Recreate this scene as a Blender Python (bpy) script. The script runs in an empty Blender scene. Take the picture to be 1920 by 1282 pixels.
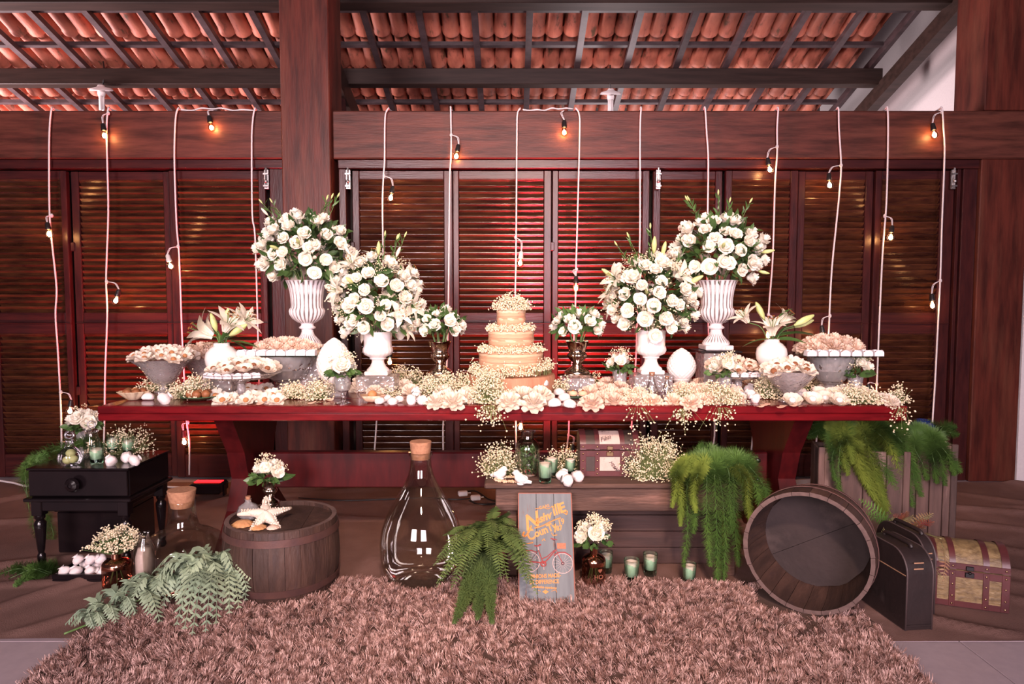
import bpy, math, random
import numpy as np
from mathutils import Vector, Matrix, Euler

S = bpy.context.scene
COL = S.collection
PI = math.pi
random.seed(11)
RNG = np.random.default_rng(11)

# ------------------------------------------------------------------ camera
H, F = 1.25, 1280.0
PITCH = math.atan(78.0 / 1280.0)
cam_d = bpy.data.cameras.new('camera')
cam_d.sensor_width = 36.0
cam_d.lens = 24.0
cam_d.clip_start = 0.05
cam = bpy.data.objects.new('camera', cam_d)
cam.location = (0, 0, H)
cam.rotation_euler = (PI / 2 - PITCH, 0, 0)
COL.objects.link(cam)
S.camera = cam

# ------------------------------------------------------------------ exposure, world, large lights
S.view_settings.view_transform = 'Standard'
S.view_settings.look = 'None'
S.view_settings.gamma = 1.0
S.view_settings.use_curve_mapping = False
S.view_settings.exposure = 0.5
w = bpy.data.worlds.new('evening')
S.world = w
w.use_nodes = True
w.node_tree.nodes['Background'].inputs[0].default_value = (1.0, 0.66, 0.70, 1)
w.node_tree.nodes['Background'].inputs[1].default_value = 0.03


def lamp(name, kind, loc, target, energy, color, **kw):
    d = bpy.data.lights.new(name, kind)
    d.energy = energy
    d.color = color
    for k, v in kw.items():
        setattr(d, k, v)
    o = bpy.data.objects.new(name, d)
    o.location = loc
    if target is not None:
        o.rotation_euler = (Vector(target) - Vector(loc)).to_track_quat('-Z', 'Y').to_euler()
    COL.objects.link(o)
    return o


# the hall's own windows, behind the camera
lamp('hall_window_light', 'AREA', (-2.0, -3.3, 2.3), (-.8, 5, 1.9), 128, (1.0, 0.80, 0.82), spread=math.radians(105), shape='RECTANGLE', size=1.7, size_y=2.0)
lamp('hall_window_light', 'AREA', (1.2, -3.3, 2.3), (0.4, 5, 1.9), 104, (0.98, 0.78, 0.88), spread=math.radians(105), shape='RECTANGLE', size=1.7, size_y=2.0)
# warm ceiling spot trained on the cake table
lamp('table_spot_light', 'SPOT', (0.15, -0.6, 3.3), (0.1, 3.4, 0.95), 650, (1.0, 0.70, 0.54), spot_size=math.radians(58), spot_blend=1.0, shadow_soft_size=0.12)
# daylight under the veranda roof beyond the shutters, from its open left side
lamp('veranda_light', 'AREA', (-7.8, 6.8, 1.6), (0, 7.0, 3.3), 620, (1.0, 0.76, 0.78), shape='RECTANGLE', size=2.0, size_y=2.6)

lamp('veranda_light', 'AREA', (1.2, 8.6, 1.3), (4.2, 6.6, 3.3), 70, (1.0, 0.84, 0.86), shape='RECTANGLE', size=1.0, size_y=1.0)  # added lamp to brighten the white side wall; no known source there


# ------------------------------------------------------------------ pixel rays
def ray(px, py):
    cp, sp = math.cos(PITCH), math.sin(PITCH)
    a, b = (px - 960) / F, (641 - py) / F
    return Vector((a, cp + b * sp, -sp + b * cp))


def at(px, py, Y):
    d = ray(px, py)
    return Vector((0, 0, H)) + d * (Y / d.y)


def onz(px, py, Z):
    d = ray(px, py)
    return Vector((0, 0, H)) + d * ((Z - H) / d.z)


# ------------------------------------------------------------------ mesh tools: every shape is (verts Nx3, faces list)
class MB:
    def __init__(self):
        self.v, self.f, self.m, self.n = [], [], [], 0

    def add(self, vf, mat=None, mi=0):
        v, f = vf
        v = np.asarray(v, dtype=float).reshape(-1, 3)
        if mat is not None:
            M = np.array(mat)
            v = v @ M[:3, :3].T + M[:3, 3]
        k = self.n
        self.v.append(v)
        self.f.extend([tuple(i + k for i in q) for q in f])
        self.m.extend([mi] * len(f))
        self.n += len(v)
        return self


def T(x=0, y=0, z=0, rx=0, ry=0, rz=0, s=1.0):
    sc = Matrix.Diagonal((s, s, s, 1)) if not isinstance(s, tuple) else Matrix.Diagonal((*s, 1))
    return Matrix.Translation((x, y, z)) @ Euler((rx, ry, rz)).to_matrix().to_4x4() @ sc


def aim(p, d, s=1.0, spin=0.0):
    """matrix at p whose +Z looks along d"""
    d = Vector(d).normalized()
    q = d.to_track_quat('Z', 'Y')
    return Matrix.Translation(p) @ q.to_matrix().to_4x4() @ Matrix.Rotation(spin, 4, 'Z') @ (Matrix.Diagonal((s, s, s, 1)) if not isinstance(s, tuple) else Matrix.Diagonal((*s, 1)))


def box(x0, x1, y0, y1, z0, z1, b=0.0):
    if b <= 0:
        v = [(x, y, z) for x in (x0, x1) for y in (y0, y1) for z in (z0, z1)]
        f = [(0, 1, 3, 2), (4, 6, 7, 5), (0, 4, 5, 1), (2, 3, 7, 6), (0, 2, 6, 4), (1, 5, 7, 3)]
        return v, f
    b = min(b, (x1 - x0) * .45, (y1 - y0) * .45, (z1 - z0) * .45)
    v, idx = [], {}
    for ix, x in enumerate((x0, x1)):
        for iy, y in enumerate((y0, y1)):
            for iz, z in enumerate((z0, z1)):
                sx, sy, sz = (1 - 2 * ix) * b, (1 - 2 * iy) * b, (1 - 2 * iz) * b
                for k, p in enumerate(((x, y + sy, z + sz), (x + sx, y, z + sz), (x + sx, y + sy, z))):
                    idx[(ix, iy, iz, k)] = len(v)
                    v.append(p)
    f = []
    R = ((0, 0), (1, 0), (1, 1), (0, 1))
    for k in range(3):
        for s in (0, 1):
            q = []
            for a, c in R:
                t = [a, c]
                t.insert(k, s)
                q.append(idx[(*t, k)])
            f.append(tuple(q))
    for k in range(3):          # edges along axis k
        i, j = [a for a in range(3) if a != k]
        for a in (0, 1):
            for c in (0, 1):
                q = []
                for e, kk in ((0, i), (1, i), (1, j), (0, j)):
                    t = [0, 0, 0]
                    t[i], t[j], t[k] = a, c, e
                    q.append(idx[(*t, kk)])
                f.append(tuple(q))
    for a in (0, 1):
        for c in (0, 1):
            for e in (0, 1):
                f.append(tuple(idx[(a, c, e, k)] for k in range(3)))
    # consistent outward winding
    va = np.array(v)
    cen = va.mean(0)
    out = []
    for q in f:
        p = va[list(q)]
        nrm = np.cross(p[1] - p[0], p[2] - p[0])
        out.append(q if np.dot(nrm, p.mean(0) - cen) > 0 else q[::-1])
    return v, out


def lathe(prof, n=32, flute=None, cap=True):
    """prof: list of (r, z); flute(i_profile, angle) scales the radius"""
    v, f = [], []
    for k, (r, z) in enumerate(prof):
        for i in range(n):
            a = 2 * PI * i / n
            rr = r * (flute(k, a) if flute else 1.0)
            v.append((rr * math.cos(a), rr * math.sin(a), z))
    m = len(prof)
    for k in range(m - 1):
        for i in range(n):
            j = (i + 1) % n
            f.append((k * n + i, k * n + j, (k + 1) * n + j, (k + 1) * n + i))
    if cap:
        if prof[0][0] > 1e-6:
            f.append(tuple(range(n))[::-1])
        if prof[-1][0] > 1e-6:
            f.append(tuple((m - 1) * n + i for i in range(n)))
    return v, f


def tube(pts, r, n=6, cap=True):
    pts = [Vector(p) for p in pts]
    m = len(pts)
    rs = r if isinstance(r, (list, tuple)) else [r] * m
    v, f = [], []
    up = Vector((0.13, 0.21, 1)).normalized()
    for k, p in enumerate(pts):
        d = (pts[min(k + 1, m - 1)] - pts[max(k - 1, 0)])
        if d.length < 1e-9:
            d = Vector((0, 0, 1))
        d.normalize()
        if abs(d.dot(up)) > .95:
            up = Vector((1, .2, .1)).normalized()
        a = d.cross(up).normalized()
        b = d.cross(a).normalized()
        for i in range(n):
            t = 2 * PI * i / n
            v.append(p + (a * math.cos(t) + b * math.sin(t)) * rs[k])
    for k in range(m - 1):
        for i in range(n):
            j = (i + 1) % n
            f.append((k * n + i, k * n + j, (k + 1) * n + j, (k + 1) * n + i))
    if cap:
        f.append(tuple(range(n))[::-1])
        f.append(tuple((m - 1) * n + i for i in range(n)))
    return [tuple(p) for p in v], f


def smooth_path(pts, per=6):
    P = [Vector(p) for p in pts]
    if len(P) < 3:
        return P
    P = [P[0] * 2 - P[1]] + P + [P[-1] * 2 - P[-2]]
    out = []
    for i in range(1, len(P) - 2):
        for k in range(per):
            t = k / per
            a, b, c, d = P[i - 1], P[i], P[i + 1], P[i + 2]
            out.append(0.5 * ((2 * b) + (c - a) * t + (2 * a - 5 * b + 4 * c - d) * t * t + (3 * b - a - 3 * c + d) * t ** 3))
    out.append(P[-2])
    return out


def ball(r=1.0, n=12, m=8, sq=(1, 1, 1)):
    prof = [(max(r * math.sin(PI * k / m), 1e-7), -r * math.cos(PI * k / m)) for k in range(m + 1)]
    v, f = lathe(prof, n, cap=False)
    return [(x * sq[0], y * sq[1], z * sq[2]) for x, y, z in v], f


def prism(poly, z0, z1):
    n = len(poly)
    v = [(x, y, z0) for x, y in poly] + [(x, y, z1) for x, y in poly]
    f = [tuple(range(n))[::-1], tuple(range(n, 2 * n))]
    f += [(i, (i + 1) % n, n + (i + 1) % n, n + i) for i in range(n)]
    return v, f


def gridsurf(fn, nu, nv, closed=False):
    v = [fn(i / nu, j / nv) for j in range(nv + 1) for i in range(nu + 1)]
    w_ = nu + 1
    f = [(j * w_ + i, j * w_ + i + 1, (j + 1) * w_ + i + 1, (j + 1) * w_ + i) for j in range(nv) for i in range(nu)]
    return v, f


KIDS = {}


def mesh_of(name, mb, mats, smooth=None):
    if not isinstance(mb, MB):
        mb = MB().add(mb)
    me = bpy.data.meshes.new(name)
    v = np.concatenate(mb.v) if mb.v else np.zeros((0, 3))
    me.from_pydata(v.tolist(), [], mb.f)
    if not isinstance(mats, (list, tuple)):
        mats = [mats]
    for m in mats:
        me.materials.append(m)
    if len(mats) > 1:
        me.polygons.foreach_set('material_index', np.array(mb.m, dtype=np.int32))
    if smooth is not None:
        me.polygons.foreach_set('use_smooth', np.ones(len(me.polygons), dtype=bool))
        if smooth > 0:
            me.set_sharp_from_angle(angle=math.radians(smooth))
    me.update()
    return me


def tri_mesh(name, v, f, mat):
    """fast path: numpy verts and an array of triangles or quads"""
    me = bpy.data.meshes.new(name)
    f = np.asarray(f, dtype=np.int32)
    v = np.asarray(v, dtype=np.float32)
    k = f.shape[1]
    me.vertices.add(len(v))
    me.vertices.foreach_set('co', v.ravel())
    me.loops.add(f.size)
    me.loops.foreach_set('vertex_index', f.ravel())
    me.polygons.add(len(f))
    me.polygons.foreach_set('loop_start', np.arange(0, f.size, k, dtype=np.int32))
    me.polygons.foreach_set('use_smooth', np.ones(len(f), dtype=bool))
    me.materials.append(mat)
    me.update(calc_edges=True)
    me.validate()
    return me


def link(name, me, parent=None, loc=None, rot=None, scale=None, mat4=None):
    o = bpy.data.objects.new(name, me)
    COL.objects.link(o)
    if parent is not None:
        o.parent = parent
        KIDS.setdefault(parent.name, []).append(o)
    if mat4 is not None:
        o.matrix_local = mat4
    if loc is not None:
        o.location = loc
    if rot is not None:
        o.rotation_euler = rot
    if scale is not None:
        o.scale = scale if isinstance(scale, (tuple, list)) else (scale,) * 3
    return o


def obj(name, mb, mats, parent=None, smooth=None, **kw):
    return link(name, mesh_of(name, mb, mats, smooth), parent, **kw)


def tag(o, label=None, cat=None, group=None, kind=None):
    if label:
        o['label'] = label
    if cat:
        o['category'] = cat
    if group:
        o['group'] = group
    if kind:
        o['kind'] = kind
    return o


def thing(name, label, cat, loc=(0, 0, 0), rz=0.0, group=None, kind=None):
    o = bpy.data.objects.new(name, None)
    o.empty_display_size = 0.05
    COL.objects.link(o)
    o.location = loc
    o.rotation_euler = (0, 0, rz)
    return tag(o, label, cat, group, kind)


def copy_tree(o, parent=None):
    c = o.copy()
    COL.objects.link(c)
    if parent is not None:
        c.parent = parent
        KIDS.setdefault(parent.name, []).append(c)
    for ch in KIDS.get(o.name, []):
        copy_tree(ch, c)
    return c


# ------------------------------------------------------------------ materials
def nodes(name):
    m = bpy.data.materials.new(name)
    m.use_nodes = True
    nt = m.node_tree
    nt.nodes.clear()
    out = nt.nodes.new('ShaderNodeOutputMaterial')
    return m, nt, out


def N(nt, kind, **inp):
    n = nt.nodes.new(kind)
    for k, v in inp.items():
        if k.startswith('p_'):
            setattr(n, k[2:], v)
        else:
            n.inputs[k.replace('_', ' ')].default_value = v
    return n


def rgba(c):
    return (c[0], c[1], c[2], 1)


def pm(name, col, col2=None, rough=.5, metal=0.0, scale=8.0, stretch=(1, 1, 1), bump=0.0, bscale=None, spec=.5, coat=0.0,
       sss=0.0, vary=0.0, wear=None, wear_scale=3.0, wear_at=(.55, .7), detail=5.0, trans=0.0, sheen=0.0, rough2=None, thin=0.0):
    """principled material, colour mixed by stretched noise; vary = per-object brightness; wear = third colour in patches"""
    m, nt, out = nodes(name)
    b = N(nt, 'ShaderNodeBsdfPrincipled')
    L = nt.links.new
    L(b.outputs[0], out.inputs[0])
    b.inputs['Roughness'].default_value = rough
    b.inputs['Metallic'].default_value = metal
    b.inputs['Specular IOR Level'].default_value = spec
    b.inputs['Coat Weight'].default_value = coat
    b.inputs['Coat Roughness'].default_value = .08
    b.inputs['Sheen Weight'].default_value = sheen
    if sss:
        b.inputs['Subsurface Weight'].default_value = sss
        b.inputs['Subsurface Radius'].default_value = (.01, .006, .004)
    if trans:
        b.inputs['Transmission Weight'].default_value = trans
    tc = N(nt, 'ShaderNodeTexCoord')
    mp = N(nt, 'ShaderNodeMapping')
    mp.inputs['Scale'].default_value = stretch
    L(tc.outputs['Object'], mp.inputs[0])
    info = None
    vec = mp.outputs[0]
    if vary:
        info = N(nt, 'ShaderNodeObjectInfo')
        ad = N(nt, 'ShaderNodeVectorMath', p_operation='ADD')
        mu = N(nt, 'ShaderNodeMath', p_operation='MULTIPLY')
        mu.inputs[1].default_value = 37.0
        L(info.outputs['Random'], mu.inputs[0])
        L(mp.outputs[0], ad.inputs[0])
        L(mu.outputs[0], ad.inputs[1])
        vec = ad.outputs[0]
    nz = N(nt, 'ShaderNodeTexNoise', Scale=scale, Detail=detail, Roughness=.6)
    L(vec, nz.inputs['Vector'])
    c2 = col2 if col2 is not None else tuple(c * .8 for c in col)
    mx = N(nt, 'ShaderNodeMix', p_data_type='RGBA')
    mx.inputs[6].default_value = rgba(col)
    mx.inputs[7].default_value = rgba(c2)
    rp = N(nt, 'ShaderNodeMapRange')
    rp.inputs['From Min'].default_value = .35
    rp.inputs['From Max'].default_value = .65
    L(nz.outputs['Fac'], rp.inputs['Value'])
    L(rp.outputs[0], mx.inputs[0])
    c_out = mx.outputs[2]
    if wear is not None:
        n2 = N(nt, 'ShaderNodeTexNoise', Scale=wear_scale, Detail=6.0, Roughness=.65)
        L(vec, n2.inputs['Vector'])
        r2 = N(nt, 'ShaderNodeMapRange')
        r2.inputs['From Min'].default_value = wear_at[0]
        r2.inputs['From Max'].default_value = wear_at[1]
        L(n2.outputs['Fac'], r2.inputs['Value'])
        m2 = N(nt, 'ShaderNodeMix', p_data_type='RGBA')
        L(r2.outputs[0], m2.inputs[0])
        L(c_out, m2.inputs[6])
        m2.inputs[7].default_value = rgba(wear)
        c_out = m2.outputs[2]
    if vary:
        hv = N(nt, 'ShaderNodeHueSaturation')
        r3 = N(nt, 'ShaderNodeMapRange')
        r3.inputs['To Min'].default_value = 1 - vary
        r3.inputs['To Max'].default_value = 1 + vary
        L(info.outputs['Random'], r3.inputs['Value'])
        L(r3.outputs[0], hv.inputs['Value'])
        L(c_out, hv.inputs['Color'])
        c_out = hv.outputs[0]
    L(c_out, b.inputs['Base Color'])
    if thin:                                                     # petals and leaves let light through
        tl = N(nt, 'ShaderNodeBsdfTranslucent')
        L(c_out, tl.inputs[0])
        ms = N(nt, 'ShaderNodeMixShader')
        ms.inputs[0].default_value = thin
        L(b.outputs[0], ms.inputs[1])
        L(tl.outputs[0], ms.inputs[2])
        L(ms.outputs[0], out.inputs[0])
    if rough2 is not None:
        r4 = N(nt, 'ShaderNodeMapRange')
        r4.inputs['To Min'].default_value = rough
        r4.inputs['To Max'].default_value = rough2
        L(rp.outputs[0], r4.inputs['Value'])
        L(r4.outputs[0], b.inputs['Roughness'])
    if bump:
        n3 = nz
        if bscale:
            n3 = N(nt, 'ShaderNodeTexNoise', Scale=bscale, Detail=4.0)
            L(vec, n3.inputs['Vector'])
        bp = N(nt, 'ShaderNodeBump', Strength=min(1.0, bump), Distance=.01)
        L(n3.outputs['Fac'], bp.inputs['Height'])
        L(bp.outputs[0], b.inputs['Normal'])
    return m


def glassmat(name, tint=(1, 1, 1), edge=(.9, .9, .9), base=.04, power=.75, rough=.02, bump=0.0, bscale=60.0, body=0.0, body_col=(.9, .88, .88)):
    """thin-walled glass: see-through face-on, mirror-like towards its outline; body = a little frosted white"""
    m, nt, out = nodes(name)
    L = nt.links.new
    tr = N(nt, 'ShaderNodeBsdfTransparent')
    tr.inputs[0].default_value = rgba(tint)
    gl = N(nt, 'ShaderNodeBsdfGlossy')
    gl.inputs['Color'].default_value = rgba(edge)
    gl.inputs['Roughness'].default_value = rough
    lw = N(nt, 'ShaderNodeLayerWeight', Blend=.35)
    mr = N(nt, 'ShaderNodeMapRange')
    mr.inputs['To Min'].default_value = base
    mr.inputs['To Max'].default_value = power
    L(lw.outputs['Fresnel'], mr.inputs['Value'])
    mx = N(nt, 'ShaderNodeMixShader')
    L(mr.outputs[0], mx.inputs[0])
    base_sh = tr.outputs[0]
    if body > 0:
        df = N(nt, 'ShaderNodeBsdfTranslucent')
        df2 = N(nt, 'ShaderNodeBsdfDiffuse')
        df.inputs[0].default_value = rgba(body_col)
        df2.inputs[0].default_value = rgba(body_col)
        md = N(nt, 'ShaderNodeMixShader')
        L(df.outputs[0], md.inputs[1])
        L(df2.outputs[0], md.inputs[2])
        mb_ = N(nt, 'ShaderNodeMixShader')
        mb_.inputs[0].default_value = body
        L(tr.outputs[0], mb_.inputs[1])
        L(md.outputs[0], mb_.inputs[2])
        base_sh = mb_.outputs[0]
    L(base_sh, mx.inputs[1])
    L(gl.outputs[0], mx.inputs[2])
    if bump:
        tc = N(nt, 'ShaderNodeTexCoord')
        vo = N(nt, 'ShaderNodeTexVoronoi', Scale=bscale)
        L(tc.outputs['Object'], vo.inputs['Vector'])
        bp = N(nt, 'ShaderNodeBump', Strength=bump, Distance=.01)
        L(vo.outputs['Distance'], bp.inputs['Height'])
        L(bp.outputs[0], gl.inputs['Normal'])
        L(bp.outputs[0], lw.inputs['Normal'])
    L(mx.outputs[0], out.inputs[0])
    return m


def emit(name, col, strength):
    m, nt, out = nodes(name)
    e = N(nt, 'ShaderNodeEmission', Strength=strength)
    e.inputs[0].default_value = rgba(col)
    nt.links.new(e.outputs[0], out.inputs[0])
    return m


M = {}
M['beam'] = pm('varnished beam', (.118, .036, .026), (.050, .016, .012), rough=.46, spec=.22, scale=3, stretch=(1, 4, 9), wear=(.17, .055, .036), wear_scale=1.3, wear_at=(.5, .8), bump=.12, bscale=14)
M['post'] = pm('varnished post', (.120, .026, .017), (.050, .012, .009), rough=.42, spec=.25, scale=3, stretch=(7, 4, .8), wear=(.15, .05, .03), wear_scale=1.3, wear_at=(.5, .8), bump=.1, bscale=14)
M['frame'] = pm('dark frame wood', (.060, .014, .013), (.030, .008, .009), rough=.32, spec=.3, scale=5, stretch=(5, 4, 1), bump=.1, bscale=20)
M['rail'] = pm('dark rail wood', (.060, .014, .013), (.030, .008, .009), rough=.32, spec=.3, scale=5, stretch=(.6, 4, 7), bump=.1, bscale=20)
M['slat'] = pm('louvre wood', (.085, .029, .013), (.034, .010, .007), rough=.24, scale=4, stretch=(.7, 6, 9), vary=.3, bump=.12, bscale=9)
M['roofwood'] = pm('roof timber', (.078, .050, .054), (.04, .025, .027), rough=.45, scale=4, stretch=(2, 2, 6), vary=.2)
M['purlin'] = pm('purlin timber', (.046, .025, .020), (.024, .013, .010), rough=.5, spec=.3, scale=3, stretch=(.6, 5, 8))
M['tile'] = pm('terracotta tile', (.58, .185, .110), (.42, .115, .075), rough=.6, scale=5, stretch=(3, 1, 1), vary=.26, wear=(.12, .065, .03), wear_scale=5, wear_at=(.57, .68), bump=.2, bscale=30)
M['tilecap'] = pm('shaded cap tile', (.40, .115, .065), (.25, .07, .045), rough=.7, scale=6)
M['plaster'] = pm('white plaster', (.80, .74, .74), (.76, .70, .71), rough=.85, scale=60, bump=.25)
M['outside'] = pm('veranda backing', (.020, .009, .007), (.012, .006, .005), rough=.7, scale=4)  # near-black: stands in for shade behind the louvres; also on the roof underlay
M['iron'] = pm('galvanised bolt', (.55, .53, .52), (.3, .28, .28), rough=.35, metal=.9, scale=30)
M['ftile'] = pm('pale floor tile', (.42, .33, .35), (.38, .30, .32), rough=.45, scale=25, vary=.05)
M['grout'] = pm('dark grout', (.12, .085, .085), rough=.8, scale=30)
M['felt'] = pm('brown felt', (.205, .116, .096), (.155, .086, .072), rough=.95, scale=3, wear=(.26, .155, .135), wear_scale=1.2, bump=.3, bscale=220, spec=.1)
# ================================================================== THE SETTING
YW = 4.71                                                       # face of the shutter wall
floor = tag(obj('floor', box(-7, 7, -5.5, 10, -.12, -.012), M['grout']), kind='structure')
for i in range(14):
    for j in range(4):
        x, y = 1.645 + (i - 9) * .65, .70 + j * .65 - .215
        obj('tile', box(x + .002, x + .648, y + .002, y + .648, -.02, 0, .002), M['ftile'], floor)
obj('tile_field', box(-7, 7, 3.09, 10, -.02, -.002), M['ftile'], floor)

wall = tag(thing('wall_back', None, None), kind='structure')
obj('backing_board', box(-6, 4.2, YW + .16, YW + .20, 0, 2.25), M['outside'], wall)  # added dark sheet so the slat gaps look shaded; the veranda is open here


def xa(px, py=320, Y=YW):
    return at(px, py, Y).x


zb1, zb0 = at(0, 208, YW - .05).z, at(0, 298, YW - .05).z
# lintel beams and posts
xl, xr = xa(530, 300, YW - .1), xa(621, 300, YW - .1)
obj('post', box(xl, xr, YW - .12, YW + .21, 0, 3.7, .006), M['post'], wall)
obj('beam', box(-6, xl, YW - .06, YW + .12, zb0, zb1, .008), M['beam'], wall)
obj('beam', box(xr, 4.2, YW - .06, YW + .12, zb0, zb1, .008), M['beam'], wall)
xc0 = xa(1838, 330, YW - .05)
xc1 = xa(1897, 880, YW - .05) + .02
obj('post', box(xc0, xc1, YW - .06, YW + .12, 0, zb0 - .002, .006), M['post'], wall)
xt = xa(1847, 190, YW - .06)
obj('post', box(xt, 4.2, YW - .06, YW + .27, zb1 + .002, 3.7, .005), M['post'], wall)
# frames round the two openings
zl0 = at(0, 318, YW).z
t1 = tag(thing('trim_1', None, None), kind='structure')
obj('head_board', box(-6, xl - .015, YW - .045, YW + .1, zl0, zb0 - .003, .004), M['rail'], t1)
obj('jamb', box(xl - .115, xl - .015, YW - .03, YW + .1, 0, zl0, .004), M['frame'], t1)
t2 = tag(thing('trim_2', None, None), kind='structure')
obj('head_board', box(xr + .03, xc0 - .002, YW - .045, YW + .1, zl0, zb0 - .003, .004), M['rail'], t2)
obj('jamb', box(xr + .03, xa(650), YW - .03, YW + .1, 0, zl0, .004), M['frame'], t2)
obj('jamb', box(xa(1802), xc0 - .002, YW - .03, YW + .1, 0, zl0, .004), M['frame'], t2)
obj('groove_bead', box(xa(1793), xa(1799), YW - .02, YW + .1, 0, zl0, .002), M['frame'], t2)

# louvred shutter leaves: (left edge px, louvre left, louvre right, right edge, depth offset)
leaves = [(-330, -318, -192, -182, 0), (-178, -166, -42, -32, .02), (-28, -16, 112, 123, 0), (127, 141, 301, 313, .03), (316, 331, 484, 497, 0),
          (660, 673, 832, 848, 0), (849, 860, 1020, 1034, 0), (1036, 1047, 1205, 1218, 0),
          (1226, 1240, 1343, 1356, .015), (1361, 1373, 1483, 1497, 0), (1500, 1513, 1627, 1641, .02), (1643, 1655, 1765, 1790, 0)]
ZK, ZM0, ZM1, ZTOP = at(0, 852, YW).z, at(0, 626, YW).z, at(0, 586, YW).z, at(0, 336, YW).z
zmid = at(0, 606, YW).z
PITCH_S = .0405
slat_me = mesh_of('slat', MB().add(box(-.5, .5, -.004, .004, -.0285, .0285, .003)), M['slat'])
for n, (a, b_, c, d, off) in enumerate(leaves, 1):
    L_ = tag(thing('door_%d' % n, None, None, (0, YW + off, 0)), kind='structure')
    xa_, xb_, xc_, xd_ = xa(a, 335), xa(b_, 335), xa(c, 335), xa(d, 335)
    for x0, x1 in ((xa_, xb_), (xc_, xd_)):
        obj('stile', box(x0, x1, 0, .045, .015, zl0 - .006, .004), M['frame'], L_)
    for z0, z1, nm in ((ZTOP, zl0 - .006, 'top_rail'), (zmid + .002, ZM1, 'middle_rail'), (ZM0, zmid - .002, 'middle_rail'), (.015, ZK, 'kick_rail')):
        obj(nm, box(xb_, xc_, .004, .043, z0, z1, .004), M['rail'], L_)
    obj('dividing_bead', box(xa_, xd_, -.006, .006, zmid - .004, zmid + .003, .002), M['rail'], L_)
    for z0, z1 in ((ZM1, ZTOP), (ZK, ZM0)):
        k = max(1, int((z1 - z0) / PITCH_S))
        for i in range(k):
            z = z0 + (z1 - z0) * (i + .5) / k
            link('slat', slat_me, L_, loc=((xb_ + xc_) / 2, .025, z), rot=(math.radians(38) + random.uniform(-.03, .03), 0, 0), scale=((xc_ - xb_) * .998, 1, 1))
    if n in (4, 6, 8, 9, 10):                                    # worn hinge blocks on the stiles
        for zz in (at(0, 462, YW).z, .62):
            obj('hinge', box(xa_ - .012, xa_ + .014, -.012, .01, zz - .03, zz + .03, .004), M['frame'], L_)
# sliding bolts at the head of the opening
for px in (500, 653, 1234, 1787):
    p = at(px, 335, YW - .03)
    mb = MB().add(box(-.016, .016, -.006, .004, -.07, .06, .002)).add(tube([(0, -.012, -.06), (0, -.012, .07)], .007, 8))
    mb.add(ball(.012, 8, 6), T(0, -.02, -.02)).add(box(-.018, .018, -.02, 0, .025, .035)).add(box(-.018, .018, -.02, 0, -.055, -.045))
    par = t1 if px == 500 else t2
    obj('bolt', mb, M['iron'], par, 40, loc=p)

# white plaster walls
tag(obj('wall_right', box(xc1 + .004, 5.5, YW - .065, YW + .1, 0, zb0 - .004), M['plaster']), kind='structure')
tag(obj('wall_side', box(4.25, 4.4, YW + .13, 9.6, 0, 5.2), M['plaster']), kind='structure')

# ------------------------------------------------------------------ tiled veranda roof beyond the shutters
SL = .30


def roofz(y):
    return 5.82 - SL * y


roof = tag(thing('ceiling', None, None), kind='structure')
ang = math.atan(SL)
p1y, p2y = 5.90, 7.07
obj('purlin', box(-7, 3.73, p1y + .03, p1y + .20, roofz(p1y) - .29, roofz(p1y) - .115, .006), M['purlin'], roof)
obj('purlin', box(-7, 3.76, p2y, p2y + .14, roofz(p2y) - .26, roofz(p2y) - .10, .006), M['purlin'], roof)
obj('purlin', box(-7, 3.76, 4.95, 5.09, roofz(4.95) - .26, roofz(4.95) - .10, .006), M['purlin'], roof)


def sloped(name, x0, x1, y0, y1, d0, d1, mat):
    v, f = box(x0, x1, y0, y1, 0, 1)
    v = [(x, y, roofz(y) + (d1 if z > .5 else d0)) for x, y, z in v]
    return obj(name, (v, f), mat, roof)


for i in range(-13, 8):
    x = .16 + i * .5
    if x < 3.5:
        sloped('rafter', x - .03, x + .03, 4.9, 9.0, -.10, -.045, M['roofwood'])
sloped('rafter', 3.62, 3.665, 4.9, 9.0, -.10, -.02, M['roofwood'])
# principal rafters (trusses) at the post and by the side wall
sloped('principal_rafter', 3.72, 3.83, 4.985, 9.0, -.40, -.24, M['purlin'])
sloped('principal_rafter', -1.83, -1.66, 4.85, 9.0, -.47, -.24, M['purlin'])
obj('strut', tube([(-1.74, 5.6, 2.6), (-1.74, 6.3, 3.6)], .07, 4), M['frame'], roof)
obj('strut', tube([(-1.74, 7.6, 2.2), (-1.74, 6.9, 3.4)], .07, 4), M['frame'], roof)
rows = [5.80, 6.27, 6.74, 7.20, 7.68, 8.16]
for y in [r + .075 for r in rows] + [5.33]:
    sloped('batten', -7, 3.62, y, y + .038, -.045, -.008, M['roofwood'])
TP = .1667
prof = []
tv, tf = [], []
nseg = 8
for j, (yy, r, zz) in enumerate(((0, .070, .012), (.44, .080, -.018), (.455, .088, -.022), (.50, .088, -.026))):
    for i in range(nseg + 1):
        a = PI + PI * i / nseg
        tv.append((r * math.cos(a), yy, r * math.sin(a) * .95 + zz + .075))
for j in range(3):
    for i in range(nseg):
        k = j * (nseg + 1) + i
        tf.append((k, k + 1, k + nseg + 2, k + nseg + 1))
tile_me = mesh_of('tile', MB().add((tv, tf)), M['tile'], 50)
cap = MB()
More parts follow.
